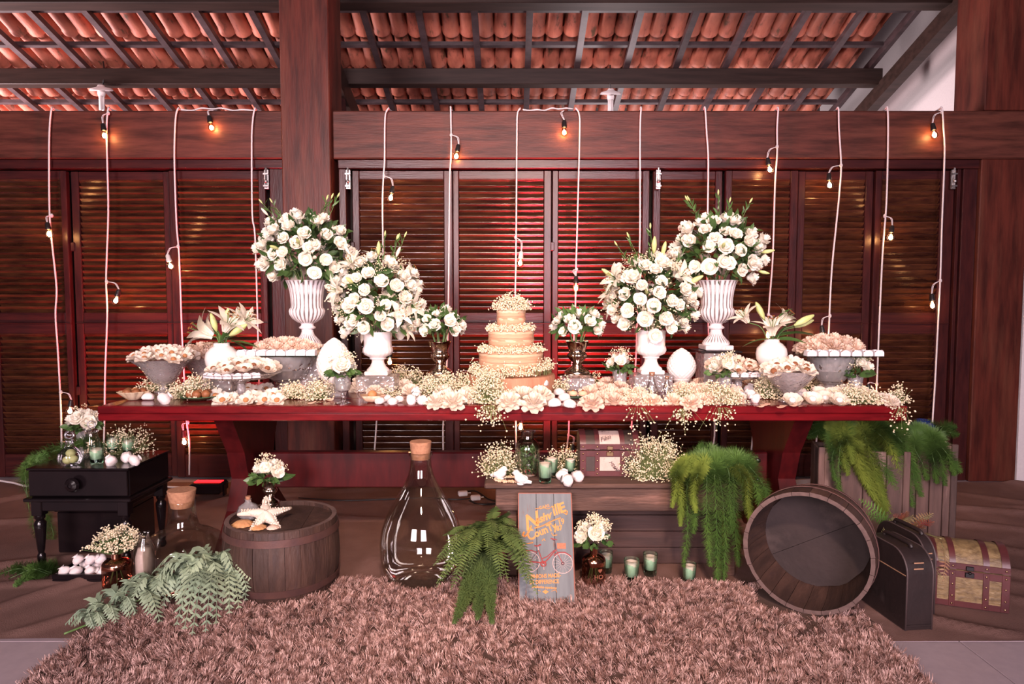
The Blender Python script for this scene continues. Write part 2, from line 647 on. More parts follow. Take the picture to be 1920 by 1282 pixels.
for ri in range(5):
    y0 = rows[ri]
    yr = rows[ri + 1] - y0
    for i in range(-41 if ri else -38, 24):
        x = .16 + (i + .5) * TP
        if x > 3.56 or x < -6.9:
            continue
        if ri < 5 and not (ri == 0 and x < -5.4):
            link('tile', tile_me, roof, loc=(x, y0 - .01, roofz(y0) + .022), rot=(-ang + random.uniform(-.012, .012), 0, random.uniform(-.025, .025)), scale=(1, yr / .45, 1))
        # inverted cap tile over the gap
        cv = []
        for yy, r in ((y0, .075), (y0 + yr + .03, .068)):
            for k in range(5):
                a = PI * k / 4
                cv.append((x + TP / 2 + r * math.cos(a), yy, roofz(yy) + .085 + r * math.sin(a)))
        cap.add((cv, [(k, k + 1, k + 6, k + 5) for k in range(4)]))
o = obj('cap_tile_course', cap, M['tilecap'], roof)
o['kind'] = 'stuff'
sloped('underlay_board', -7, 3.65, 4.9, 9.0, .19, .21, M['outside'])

# brown felt laid over the floor tiles, wrinkled
FOLDS = []
rf_ = random.Random(5)
for k in range(34):
    side_ = -1 if k < 17 else 1
    FOLDS.append((side_ * rf_.uniform(1.1, 4.6), rf_.uniform(2.5, 4.6), rf_.uniform(.25, .75) * (1 if side_ < 0 else -1) + rf_.uniform(-.2, .2), rf_.uniform(.4, 1.2), rf_.uniform(.012, .026), rf_.uniform(.025, .05)))
for k in range(22):
    FOLDS.append((rf_.uniform(-1.2, 1.6), rf_.uniform(3.75, 4.5), rf_.uniform(-.5, .5), rf_.uniform(.2, .5), rf_.uniform(.012, .024), rf_.uniform(.02, .04)))


def felt(u, v):
    x = -5.0 + 10.0 * u
    y = 2.44 + v * (4.62 - 2.44)
    z = .005
    for fx, fy, fa, fl_, fh, fw in FOLDS:                         # soft ridges where the cloth is rucked up
        dx_, dy_ = x - fx, y - fy
        al, ac = dx_ * math.cos(fa) + dy_ * math.sin(fa), -dx_ * math.sin(fa) + dy_ * math.cos(fa) + .05 * math.sin(3 * dx_ + fx)
        if abs(al) < fl_ and abs(ac) < 4 * fw:
            e = 1 - (al / fl_) ** 2
            z += fh * e * math.exp(-(ac / fw) ** 2) * (1.0 if ac > 0 else math.exp(-(ac / fw) ** 2))
    if 2.6 < y < 3.7 and -1.3 < x < 1.5 or y < 2.47:
        z = .005
    z += .0012 * math.sin(x * 9 + y * 5) * math.sin(y * 11 - x * 4)
    return (x, y + .012 * math.sin(x * 3.1) * (1 - v), z)


mb = MB().add(gridsurf(felt, 360, 90))
tag(obj('floor_cloth', mb, M['felt'], None, 0), 'brown wrinkled felt cloth spread over the floor tiles under the display', 'floor cloth')
# ================================================================== MATERIALS OF THE OBJECTS
M['redwood'] = pm('red lacquered table', (.150, .005, .008), (.070, .003, .005), rough=.22, scale=4, stretch=(.8, 6, 6), coat=.2, spec=.35, wear=(.22, .014, .014), wear_scale=1.6, wear_at=(.5, .75))
M['redleg'] = pm('red lacquered leg', (.065, .005, .006), (.034, .003, .004), rough=.36, scale=4, stretch=(5, 5, 1), spec=.3)
M['black'] = pm('black lacquer', (.006, .004, .005), (.010, .006, .007), rough=.2, scale=6, coat=.15, spec=.4)
M['porcelain'] = pm('milk glass', (.86, .80, .77), (.83, .76, .74), rough=.16, scale=4, sss=.15, coat=.3)
M['matteceramic'] = pm('matt white ceramic', (.84, .78, .75), (.80, .74, .71), rough=.4, scale=10, sss=.1)
M['silver'] = pm('mercury silver', (.72, .60, .52), (.40, .30, .24), rough=.16, metal=1.0, scale=26, wear=(.20, .10, .06), wear_scale=30, wear_at=(.56, .66))
M['copper'] = pm('copper', (.80, .37, .26), (.70, .30, .20), rough=.14, metal=1.0, scale=9)
M['cork'] = pm('cork', (.42, .21, .12), (.30, .14, .08), rough=.85, scale=60, bump=.3)
M['glass'] = glassmat('clear glass')
M['bigglass'] = glassmat('demijohn glass', tint=(.90, .90, .86), base=.035, power=.55)
M['pressed'] = glassmat('pressed glass', tint=(.95, .93, .94), base=.22, power=.8, rough=.06, bump=.9, bscale=70, body=.42, body_col=(1.0, .95, .96))
M['cutglass'] = glassmat('cut crystal', tint=(.93, .90, .92), base=.10, power=.8, rough=.04, bump=.8, bscale=45, body=.38)
M['plateglass'] = glassmat('glass plate', tint=(.75, .92, .86), base=.10, power=.7, rough=.02)
M['greenglass'] = glassmat('green tumbler glass', tint=(.95, .98, .96), edge=(.7, .9, .8), base=.06, power=.6)
M['mirror'] = pm('mirror', (.7, .66, .66), (.62, .58, .58), rough=.05, metal=1.0, scale=3)
M['white'] = pm('white paint', (.86, .81, .80), (.80, .75, .74), rough=.5, scale=14)
M['petal'] = pm('white rose petal', (.94, .90, .81), (.92, .85, .72), rough=.5, scale=9, thin=.10, vary=.05)
M['petal2'] = pm('blush paper petal', (.92, .76, .64), (.88, .68, .55), rough=.7, scale=7, thin=.35, vary=.08)
M['petal3'] = pm('ivory paper petal', (.93, .84, .74), (.89, .78, .66), rough=.7, scale=7, thin=.35, vary=.06)
M['choc'] = pm('chocolate sweet', (.20, .065, .025), (.30, .11, .04), rough=.55, scale=40, bump=.4)
M['nut'] = pm('golden sweet', (.55, .25, .10), (.42, .17, .06), rough=.6, scale=40, bump=.4)
M['lily'] = pm('lily petal', (.93, .87, .77), (.90, .83, .66), rough=.5, scale=5, thin=.25)
M['anther'] = pm('lily anther', (.35, .13, .03), (.22, .08, .02), rough=.8, scale=40)
M['bud'] = pm('green white bud', (.62, .64, .30), (.42, .50, .16), rough=.5, scale=6, stretch=(1, 1, .4))
M['leaf'] = pm('dark leaf', (.070, .135, .034), (.038, .085, .024), rough=.42, scale=6, vary=.3)
M['leaf2'] = pm('lily leaf', (.085, .165, .040), (.045, .105, .028), rough=.4, scale=5, vary=.2)
M['stem'] = pm('green stem', (.13, .22, .06), (.08, .16, .05), rough=.5, scale=12)
M['gyp'] = pm('babys breath blossom', (.86, .76, .56), (.76, .63, .42), rough=.7, scale=40, sss=.1)
M['gypstem'] = pm('babys breath stem', (.26, .30, .11), (.17, .22, .08), rough=.6, scale=20)
M['candy'] = pm('marshmallow', (.90, .81, .79), (.86, .75, .73), rough=.7, scale=14, sss=.2, bump=.35, bscale=90)
M['paper'] = pm('white card', (.84, .79, .82), (.80, .75, .79), rough=.55, scale=10)
M['sponge'] = pm('naked cake', (.56, .25, .14), (.72, .46, .29), rough=.8, scale=3.2, stretch=(.45, .45, 15), wear=(.40, .13, .085), wear_scale=2.3, wear_at=(.52, .66), bump=.5, bscale=70)
M['icing'] = pm('cream icing', (.76, .54, .37), (.66, .42, .26), rough=.7, scale=10, bump=.3)
M['palewood'] = pm('pale tree slab', (.50, .24, .14), (.38, .165, .095), rough=.7, scale=6, stretch=(9, 9, 1.2), bump=.25)
M['rustic'] = pm('rough bench wood', (.095, .046, .032), (.054, .025, .018), rough=.75, scale=4, stretch=(.7, 6, 6), wear=(.19, .095, .07), wear_scale=3, bump=.4, bscale=20)
M['stave'] = pm('oak stave', (.066, .032, .023), (.034, .016, .012), rough=.6, scale=5, stretch=(4, 4, .8), vary=.22, wear=(.04, .02, .018), wear_scale=7, bump=.35, bscale=22)
M['rimwood'] = pm('barrel rim end grain', (.135, .083, .073), (.088, .052, .046), rough=.75, scale=30)
M['hoop'] = pm('rusty hoop', (.085, .042, .040), (.12, .055, .045), rough=.55, metal=.4, scale=14, bump=.2)

ZT = .78
# ================================================================== the long table
TX0, TX1, TY0, TY1 = at(182, 765, 3.02).x, at(1707, 765, 3.0).x, 3.02, 3.92
table = thing('trestle_table', 'long glossy red wooden trestle table carrying the cake and sweets', 'table', (0, 0, 0))
zt0 = at(900, 789, TY0).z
for k in range(4):
    y0 = TY0 + .02 + (TY1 - TY0 - .02) * k / 4
    obj('top_plank', box(TX0 + .004, TX1 - .004, y0 + .001, y0 + (TY1 - TY0 - .02) / 4 - .001, ZT - .03, ZT, .004), M['redwood'], table)
obj('apron', box(TX0, TX1, TY0, TY0 + .03, ZT - .034, ZT - .001, .004), M['redwood'], table)
obj('apron', box(TX0, TX1, TY0 + .001, TY0 + .05, zt0, ZT - .035, .004), M['redwood'], table)
for sx in (TX0, TX1 - .03):
    obj('end_apron', box(sx, sx + .03, TY0 + .052, TY1, zt0, ZT - .031, .004), M['redwood'], table)
for xx in (-1.37, 1.30):
    poly = [(3.06, 0), (3.24, 0), (3.34, .02), (3.46, .045), (3.58, .02), (3.66, 0), (3.86, 0), (3.84, .10), (3.68, .24), (3.62, .38), (3.66, .52), (3.78, zt0 - .002), (3.10, zt0 - .002), (3.24, .52), (3.29, .38), (3.22, .24), (3.08, .10)]
    v, f = prism(poly, 0, .085)
    obj('leg', ([(xx + c, a, b) for a, b, c in v], f), M['redleg'], table, loc=(0, 0, 0))
st = obj('stretcher', box(-1.27, 1.29, 3.40, 3.46, .305, .485, .006), M['redleg'], table)
for px in (-1.22, 1.24):
    for zz in (.345, .445):
        obj('bolt', lathe([(.012, 0), (.012, .008), (.006, .012), (0, .012)], 8), M['black'], st, 40, mat4=aim((px, 3.40, zz), (0, -1, 0)))


# ================================================================== vessel builders
def vessel(name, prof, mat, label, cat, loc, n=32, flute=None, rz=0, smooth=35, group=None):
    o = obj(name, lathe(prof, n, flute, cap=True), mat, None, smooth, loc=loc, rot=(0, 0, rz))
    return tag(o, label, cat, group)


def dirtmat():
    """white painted urn with dark patina left in the flutes (stored per vertex when the flutes are carved)"""
    m, nt, out = nodes('distressed white paint')
    L = nt.links.new
    b = N(nt, 'ShaderNodeBsdfPrincipled')
    b.inputs['Roughness'].default_value = .5
    L(b.outputs[0], out.inputs[0])
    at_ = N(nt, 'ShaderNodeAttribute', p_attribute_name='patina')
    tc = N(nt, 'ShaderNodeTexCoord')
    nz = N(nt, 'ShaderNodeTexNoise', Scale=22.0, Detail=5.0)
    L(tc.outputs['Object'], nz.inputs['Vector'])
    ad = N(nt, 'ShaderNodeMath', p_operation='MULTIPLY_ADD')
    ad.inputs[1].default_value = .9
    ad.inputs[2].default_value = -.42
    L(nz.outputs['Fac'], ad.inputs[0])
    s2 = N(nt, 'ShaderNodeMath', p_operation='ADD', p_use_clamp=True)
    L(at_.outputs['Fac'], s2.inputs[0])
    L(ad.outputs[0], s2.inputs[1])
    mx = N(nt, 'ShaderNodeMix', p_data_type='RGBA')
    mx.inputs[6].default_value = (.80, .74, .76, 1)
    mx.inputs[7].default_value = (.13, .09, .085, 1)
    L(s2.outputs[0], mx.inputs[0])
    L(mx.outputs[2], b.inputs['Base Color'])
    return m


M['urn'] = dirtmat()


def patina_attr(me, vals):
    a = me.attributes.new('patina', 'FLOAT', 'POINT')
    a.data.foreach_set('value', np.asarray(vals, dtype=np.float32))


URN = [(.0, .0), (.082, .0), (.086, .012), (.078, .026), (.064, .04), (.044, .062), (.036, .085), (.036, .098), (.050, .104), (.052, .112), (.040, .12), (.038, .132),
       (.046, .138), (.060, .142), (.092, .165), (.108, .190), (.112, .212), (.107, .226), (.100, .232), (.098, .25), (.100, .29), (.106, .335), (.115, .37), (.126, .395), (.130, .40), (.122, .402), (.112, .38), (.095, .30), (.0, .26)]
UF = {3: .03, 4: .05, 5: .05, 13: .03, 14: .06, 15: .08, 16: .08, 17: .05, 18: .02, 20: .05, 21: .055, 22: .055, 23: .05, 19: .03}


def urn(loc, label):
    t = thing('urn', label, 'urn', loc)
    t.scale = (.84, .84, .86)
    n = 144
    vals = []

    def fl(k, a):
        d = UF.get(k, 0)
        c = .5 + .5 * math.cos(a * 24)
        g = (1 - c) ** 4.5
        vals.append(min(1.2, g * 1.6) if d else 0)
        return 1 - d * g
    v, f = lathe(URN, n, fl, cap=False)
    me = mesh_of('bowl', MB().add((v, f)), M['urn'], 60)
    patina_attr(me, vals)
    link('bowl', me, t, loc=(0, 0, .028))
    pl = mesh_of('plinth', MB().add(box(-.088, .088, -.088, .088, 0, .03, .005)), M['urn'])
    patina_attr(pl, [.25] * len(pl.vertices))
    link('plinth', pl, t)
    return t


def milk_vase(loc, label):
    t = thing('milk_glass_vase', label, 'vase', loc)
    t.scale = (.90, .90, .86)
    fl = lambda k, a: 1 + (.028 * math.cos(a * 20) if 8 <= k <= 12 else 0)
    prof = [(.0, .024), (.066, .024), (.064, .034), (.046, .052), (.036, .075), (.036, .092), (.048, .096), (.048, .106), (.052, .110), (.076, .122), (.086, .142), (.084, .160), (.078, .172), (.080, .20), (.084, .255), (.088, .262), (.082, .262), (.074, .20), (.0, .14)]
    obj('bowl', lathe(prof, 60, fl, cap=False), M['porcelain'], t, 50)
    obj('foot', box(-.068, .068, -.068, .068, 0, .025, .005), M['porcelain'], t)
    return t


def goblet(loc, label, s=1.0, name='silver_goblet', mat='silver'):
    t = thing(name, label, 'goblet', loc)
    t.scale = (1.18, 1.18, 1)
    fl = lambda k, a: 1 + (.05 * math.cos(a * 14) if 8 <= k <= 11 else 0)
    prof = [(.0, .018), (.058, .018), (.060, .026), (.052, .038), (.034, .052), (.022, .066), (.026, .072), (.020, .078), (.032, .092), (.043, .112), (.044, .124), (.036, .134), (.040, .137), (.038, .142), (.044, .165), (.052, .19), (.058, .196), (.050, .194), (.036, .15), (.0, .12)]
    prof = [(r * s, z * s) for r, z in prof]
    obj('cup', lathe(prof, 56, fl, cap=False), M[mat], t, 50)
    obj('foot', box(-.058 * s, .058 * s, -.058 * s, .058 * s, 0, .019 * s, .003), M[mat], t)
    return t


def pineapple(loc, label, s=1.0):
    t = thing('ceramic_pinecone', label, 'ornament', loc)
    n, m = 96, 72
    v = []
    rows_, cols = 13, 18
    for j in range(m + 1):
        u = j / m
        r = .094 * math.sin(PI * min(1, (u * .93 + .07))) ** .72 * (1.06 - .30 * u)
        z = .05 + .235 * u
        for i in range(n):
            a = 2 * PI * i / n
            best = 9
            rr = u * rows_
            for k in (math.floor(rr), math.floor(rr) + 1):
                c = a / (2 * PI) * cols + .5 * (k % 2)
                dx = (c - round(c)) * 2
                dy = (rr - k)
                best = min(best, dx * dx + dy * dy)
            d = .015 * math.sqrt(max(0, 1 - best * .8)) * min(1, (1 - u) * 5 + .2)
            v.append(((r + d) * math.cos(a), (r + d) * math.sin(a), z + d * .3))
    f = [(j * n + i, j * n + (i + 1) % n, (j + 1) * n + (i + 1) % n, (j + 1) * n + i) for j in range(m) for i in range(n)]
    f.append(tuple(m * n + i for i in range(n)))
    obj('scaled_body', (v, f), M['matteceramic'], t, 60, scale=s)
    obj('foot', lathe([(0, 0), (.062, 0), (.066, .012), (.058, .026), (.048, .034), (.052, .05), (.066, .060), (.0, .064)], 40, cap=False), M['matteceramic'], t, 45, scale=s)
    return t


# left and right: urns on pedestals
yu = 3.66
pl, pr = at(577, 648, yu), at(1342, 655, yu)
for p, lab in ((pl, 'clear glass block pedestal under the left tall urn'), (pr, 'clear glass block pedestal under the right tall urn')):
    o = obj('glass_block', box(-.085, .085, -.09, .09, 0, p.z - .014 - ZT, .004), M['cutglass'], None, loc=(p.x, p.y, ZT + .001))
    tag(o, lab, 'pedestal')
    o2 = obj('dark_plate', box(-.11, .11, -.10, .10, 0, .010, .002), M['black'], None, loc=(p.x, p.y, p.z - .0115))
    tag(o2, lab.replace('clear glass block pedestal', 'thin dark plate on the glass block'), 'plate')
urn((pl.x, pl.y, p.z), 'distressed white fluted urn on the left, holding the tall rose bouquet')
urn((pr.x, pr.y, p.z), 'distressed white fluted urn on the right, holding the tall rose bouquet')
URNZ = p.z + .36
PUL, PUR = Vector((pl.x, pl.y, URNZ)), Vector((pr.x, pr.y, URNZ))
# milk glass vases on blocks
ym = 3.56
ml, mr = at(709, 702, ym), at(1220, 700, ym)
for p, lab, mt in ((ml, 'clear glass block under the left milk glass vase', 'cutglass'), (mr, 'rosy clear glass block under the right milk glass vase', 'cutglass')):
    tag(obj('vase_block', box(-.098, .098, -.085, .085, 0, p.z - ZT - .002, .003), M[mt], None, loc=(p.x, p.y, ZT + .001)), lab, 'pedestal')
milk_vase((ml.x, ml.y, ml.z), 'white milk glass footed vase left of the cake')
milk_vase((mr.x, mr.y, mr.z), 'white milk glass footed vase right of the cake')
PML, PMR = Vector((ml.x, ml.y, ml.z + .225)), Vector((mr.x, mr.y, mr.z + .225))
# silver goblets on blocks
ys = 3.60
sl, sr = at(825, 706, ys), at(1082, 706, ys)
for p, lab in ((sl, 'glass riser hidden by babys breath under the left silver goblet'), (sr, 'glass riser behind sweets under the right silver goblet')):
    tag(obj('riser', box(-.085, .085, -.075, .075, 0, p.z - ZT - .002, .003), M['cutglass'], None, loc=(p.x, p.y, ZT + .001)), lab, 'riser')
goblet((sl.x, sl.y, sl.z), 'mottled silver goblet vase just left of the cake', .96)
goblet((sr.x, sr.y, sr.z), 'mottled silver goblet vase just right of the cake', .96)
PSL, PSR = Vector((sl.x, sl.y, sl.z + .19)), Vector((sr.x, sr.y, sr.z + .19))
# ceramic pinecones
p = onz(628, 741, ZT)
pineapple((p.x, p.y, ZT + .001), 'white ceramic pinecone ornament near the left glass cake stand', (.86, .86, 1.0))
p = onz(1277, 727, ZT)
pineapple((p.x, p.y, ZT + .001), 'white ceramic pinecone ornament right of the milk glass vase', (.76, .76, .75))

# ------------------------------------------------------------------ the cake
pc = onz(958, 742, ZT)
cx, cy = pc.x, pc.y + .12
slab = thing('wood_slab', 'pale round tree slab board under the naked cake', 'cake board', (cx, cy, ZT + .001))
fl = lambda k, a: 1 + .02 * math.sin(a * 3 + 1) + .012 * math.sin(a * 7)
obj('slab_block', lathe([(0, 0), (.215, 0), (.222, .01), (.222, .085), (.216, .095), (0, .095)], 60, fl, cap=False), M['palewood'], slab, 40)
cake = thing('naked_cake', 'three tier naked wedding cake with rings of babys breath', 'cake', (cx, cy, ZT + .097))
tiers = [(.163, .118, 0), (.116, .108, .118), (.073, .105, .226)]
KZ = []
for k, (r, h, z) in enumerate(tiers):
    fl = lambda kk, a, k=k: 1 + .010 * math.sin(a * 3 + k) + .006 * math.sin(a * 8 + kk)
    prof = [(0, 0), (r * .985, 0), (r, .006), (r * 1.004, h * .2), (r * .992, h * .33), (r * 1.006, h * .45), (r * 1.004, h * .6), (r * .99, h * .68), (r, h * .8), (r * .995, h - .008), (r * .97, h), (0, h)]
    tr = obj('tier', lathe(prof, 48, fl, cap=False), M['sponge'], cake, 50, loc=(0, 0, z))
    for hh in (.16, .5, .86):
        obj('icing_band', lathe([(r * 1.001, h * hh - .006), (r * 1.009, h * hh), (r * 1.001, h * hh + .006)], 48, fl, cap=False), M['icing'], tr, 50)
CAKE = (cx, cy, ZT + .097)

M['greenwater'] = glassmat('dark green base', tint=(.06, .20, .12), edge=(.5, .8, .65), base=.10, power=.6)  # dark reflection at the foot of the candle glasses, put in as tint
# ================================================================== FLOWERS AND LEAVES
def petal(a0, hw, r0, r1, z0, h, curl, nu=4, nv=4, wave=0.0, cup=.25):
    """one petal: grows from radius r0 at height z0 to r1 at z0+h, rim curled outwards"""
    ph = random.uniform(0, 6)

    def fn(u, v):
        s = (u - .5) * 2
        a = a0 + s * hw * (1 - .25 * v * v)
        r = r0 + (r1 - r0) * v ** .6
        e = v ** 4
        r += curl * e - cup * (r1 - r0) * (1 - s * s) * 0 - .06 * s * s * v
        z = z0 + h * v - .30 * h * s * s * v ** 2 - curl * .6 * e + wave * math.sin(s * 5 + ph) * v
        return (r * math.cos(a), r * math.sin(a), z)
    return gridsurf(fn, nu, nv)


def rose_mesh(openness=1.0):
    mb = MB()
    rings = [(3, 1.0, .06, .20, -.05, .90, -.04), (4, .95, .10, .38, -.15, .98, -.05), (5, .88, .15, .58, -.30, 1.04, -.02), (5, .88, .20, .80, -.42, .98, .10), (6, .80, .25, .86 * openness, -.5, .84, .15)]
    for n, hw, r0, r1, z0, h, c in rings:
        off = random.uniform(0, 6)
        for i in range(n):
            mb.add(petal(off + 2 * PI * i / n + random.uniform(-.12, .12), hw, r0, r1 * random.uniform(.94, 1.06), z0, h * random.uniform(.92, 1.06), c * random.uniform(.6, 1.5), 4, 4, .03))
    mb.add(ball(.42, 8, 5, (1, 1, .8)), T(z=-.38))
    mb.add(lathe([(0, .62), (.13, .60), (.30, .42), (.45, .2), (.4, -.2)], 9, cap=False))
    return mesh_of('rose', mb, M['petal'], 0)


ROSES = [rose_mesh(o) for o in (.92, 1.0, 1.08, 1.12)]


def cpetal(a0, hw, r0, r1, z0, h, lift, wave):
    """broad round-ended petal, nearly flat, its rim lifting or curling"""
    ph = random.uniform(0, 6)

    def fn(u, v):
        q = (u - .5) * 2
        wdt = math.sin(PI * min(1, .22 + .60 * v)) ** .7
        a = a0 + q * hw * wdt
        r = r0 + (r1 - r0) * v * (1 - .16 * q ** 4 * v)
        z = z0 + h * v ** 1.3 + lift * v ** 4 + .10 * q * q * v + wave * math.sin(q * 4 + ph) * v * v
        return (r * math.cos(a), r * math.sin(a), z)
    return gridsurf(fn, 5, 4)


def cup_mesh(kind):
    mb = MB()
    if kind == 'open':
        rings = ((6, .62, .15, 1.0, .0, .16, .06), (5, .70, .15, .80, .03, .34, .08))
    elif kind == 'full':
        rings = ((8, .50, .10, 1.05, .0, .06, .02), (7, .55, .10, .86, .05, .22, .05), (6, .62, .10, .66, .10, .38, .08), (5, .70, .08, .46, .14, .50, .06), (4, .8, .05, .26, .18, .52, .0))
    else:
        rings = ((6, .70, .35, .98, .0, .30, .14), (6, .70, .35, .86, .04, .48, -.02), (5, .80, .36, .68, .10, .46, -.10))
    for n, hw, r0, r1, z0, h, lf in rings:
        off = random.uniform(0, 6)
        for i in range(n):
            mb.add(cpetal(off + 2 * PI * i / n + random.uniform(-.1, .1), hw, r0, r1 * random.uniform(.9, 1.08), z0, h * random.uniform(.8, 1.2), lf, .05 if kind != 'round' else .015))
    mb.add(lathe([(0, -.04), (.42, -.04), (.5, .08), (0, .06)], 10, cap=False))
    return mb


CUPS = {}
for kd, mt in (('open', 'petal2'), ('full', 'petal3'), ('round', 'petal3'), ('open2', 'petal3'), ('full2', 'petal2')):
    CUPS[kd] = [mesh_of('paper_petals', cup_mesh(kd.rstrip('2')), M[mt], 0) for _ in range(2)]
CANDY = mesh_of('sweet', MB().add(ball(.30, 10, 6, (1, 1, .85)), T(z=.28)), M['choc'], 0)
CANDY_W = mesh_of('sweet', MB().add(ball(.34, 10, 6, (1, 1, .85)), T(z=.34)), M['candy'], 0)
CANDY_G = mesh_of('sweet', MB().add(ball(.28, 10, 6, (1, 1, .85)), T(z=.26)), M['nut'], 0)


def sweet(pos, label, group, kind='open', s=.034, tilt=(0, 0), candy=CANDY):
    o = link('petal_cup', random.choice(CUPS[kind]), None, loc=(pos[0], pos[1], pos[2] + .008), rot=(0, 0, 0), scale=s * 1.16 * random.uniform(.92, 1.08))
    o.rotation_euler = (Euler((-tilt[0] * .4 + .42, tilt[1], 0)).to_matrix() @ Matrix.Rotation(random.uniform(0, 6), 3, 'Z')).to_euler()
    tag(o, label, 'sweet', group)
    if candy is not None:
        link('sweet', candy, o)
    return o


def lily_mesh():
    mb = MB()
    for i in range(6):
        a0 = PI / 3 * i
        w_ = .17 if i % 2 else .24
        L_ = random.uniform(.92, 1.08)

        def fn(u, v, a0=a0, w_=w_, L_=L_):
            s = (u - .5) * 2
            r = .06 + .10 * v + .75 * v ** 2.6
            z = L_ * (.95 * v - .42 * max(0, v - .55) ** 1.5 * 2.2)
            hw = w_ * math.sin(PI * min(1, .12 + v * .88)) ** .7
            x, y = r + .05 * s * s, s * hw * (.6 + .6 * v)
            return (x * math.cos(a0) - y * math.sin(a0), x * math.sin(a0) + y * math.cos(a0), z)
        mb.add(gridsurf(fn, 4, 8))
    return mesh_of('lily', mb, M['lily'], 0)


LILIES = [lily_mesh() for _ in range(2)]
mb = MB()
for i in range(6):
    a = PI / 3 * i + .3
    mb.add(tube([(0, 0, .1), (.10 * math.cos(a), .10 * math.sin(a), .55), (.22 * math.cos(a), .22 * math.sin(a), .85)], .012, 4), mi=0)
    mb.add(ball(.05, 6, 4, (.5, 1.6, .5)), T(.22 * math.cos(a), .22 * math.sin(a), .86, rz=a), mi=1)
STAMEN = mesh_of('stamens', mb, [M['stem'], M['anther']], 0)
mb = MB().add(lathe([(0, 0), (.05, .02), (.13, .25), (.16, .5), (.12, .78), (.05, .96), (0, 1.0)], 8, lambda k, a: 1 + .1 * math.cos(3 * a), cap=False))
BUD = mesh_of('bud', mb, M['bud'], 0)
mb = MB().add(lathe([(0, 0), (.05, .02), (.13, .25), (.16, .5), (.12, .78), (.05, .96), (0, 1.0)], 8, lambda k, a: 1 + .1 * math.cos(3 * a), cap=False))
BUDW = mesh_of('bud', mb, M['lily'], 0)


def leaf_vf(L_=1.0, W=.3, bend=.25, fold=.12, n=6):
    def fn(u, v):
        s = (u - .5) * 2
        hw = W * .5 * math.sin(PI * v ** .8) ** .8 if 0 < v < 1 else 0
        return (s * hw, fold * abs(s) * hw * 2 - bend * v * v * L_, v * L_)
    return gridsurf(fn, 2, n)


LEAF = mesh_of('leaf', MB().add(leaf_vf()), M['leaf'], 0)
LEAFL = mesh_of('leaf', MB().add(leaf_vf(1.0, .22, .35)), M['leaf2'], 0)


def leaves_stuff(name, parent, mat, centres, dirs, sizes, W=.45, bend=.25):
    """many small leaves joined: foliage nobody would count"""
    lv, lf = leaf_vf(1, W, bend, .12, 3)
    lv = np.array(lv)
    lf = np.array(lf)
    V, Fc = [], []
    for k, (c, d, s) in enumerate(zip(centres, dirs, sizes)):
        R = np.array(aim(Vector(c), d, s, random.uniform(0, 6)))
        V.append(lv @ R[:3, :3].T + R[:3, 3])
        Fc.append(lf + k * len(lv))
    me = tri_mesh(name, np.concatenate(V), np.concatenate(Fc), mat)
    o = link(name, me, parent)
    o['kind'] = 'stuff'
    return o


_ico = np.array([(0, 0, 1), (.894, 0, .447), (.276, .851, .447), (-.724, .526, .447), (-.724, -.526, .447), (.276, -.851, .447), (.724, .526, -.447), (-.276, .851, -.447), (-.894, 0, -.447), (-.276, -.851, -.447), (.724, -.526, -.447), (0, 0, -1)])
_icf = np.array([(0, 1, 2), (0, 2, 3), (0, 3, 4), (0, 4, 5), (0, 5, 1), (1, 6, 2), (2, 7, 3), (3, 8, 4), (4, 9, 5), (5, 10, 1), (6, 7, 2), (7, 8, 3), (8, 9, 4), (9, 10, 5), (10, 6, 1), (6, 11, 7), (7, 11, 8), (8, 11, 9), (9, 11, 10), (10, 11, 6)])


def blossoms(name, parent, pts, r=.0042, mat='gyp'):
    n = len(pts)
    jit = 1 + RNG.uniform(-.35, .35, (n, 12, 1))
    rr = RNG.uniform(.6, 1.25, (n, 1, 1)) * r
    V = (np.asarray(pts)[:, None, :] + _ico[None] * jit * rr).reshape(-1, 3)
    Fc = (np.arange(n)[:, None, None] * 12 + _icf[None]).reshape(-1, 3)
    o = link(name, tri_mesh(name, V, Fc, M[mat]), parent)
    o['kind'] = 'stuff'
    return o


def stems_stuff(name, parent, A, B, r=.0007, mat='gypstem'):
    """thin straight twigs from A[i] to B[i]"""
    A, B = np.asarray(A), np.asarray(B)
    n = len(A)
    d = B - A
    d /= np.linalg.norm(d, axis=1, keepdims=True) + 1e-9
    u = np.cross(d, np.array([.3, .5, .81]))
    u /= np.linalg.norm(u, axis=1, keepdims=True) + 1e-9
    w_ = np.cross(d, u)
    V = np.empty((n, 6, 3))
    for k in range(3):
        t = 2 * PI * k / 3
        o_ = (u * math.cos(t) + w_ * math.sin(t)) * r
        V[:, k] = A + o_ * 1.3
        V[:, 3 + k] = B + o_ * .7
    q = np.array([(0, 1, 4, 3), (1, 2, 5, 4), (2, 0, 3, 5)])
    Fc = (np.arange(n)[:, None, None] * 6 + q[None]).reshape(-1, 4)
    o = link(name, tri_mesh(name, V.reshape(-1, 3), Fc, M[mat]), parent)
    o['kind'] = 'stuff'
    return o


def gyp_points(n, size, clump=14, bottom=0.0, hollow=.0, spread=.014):
    """blossoms in little clumps inside a half-ellipsoid mound of half-size (sx, sy) and height sz"""
    m = max(4, n // clump)
    c = RNG.normal(size=(m, 3))
    c /= np.linalg.norm(c, axis=1, keepdims=True)
    c[:, 2] = np.abs(c[:, 2])
    c *= RNG.uniform(.45, 1.0, (m, 1)) ** .6
    c *= np.array(size)
    c[:, 2] += bottom
    p = np.repeat(c, clump, 0) + RNG.normal(size=(m * clump, 3)) * spread
    p[:, 2] = np.maximum(p[:, 2], .005)
    return p


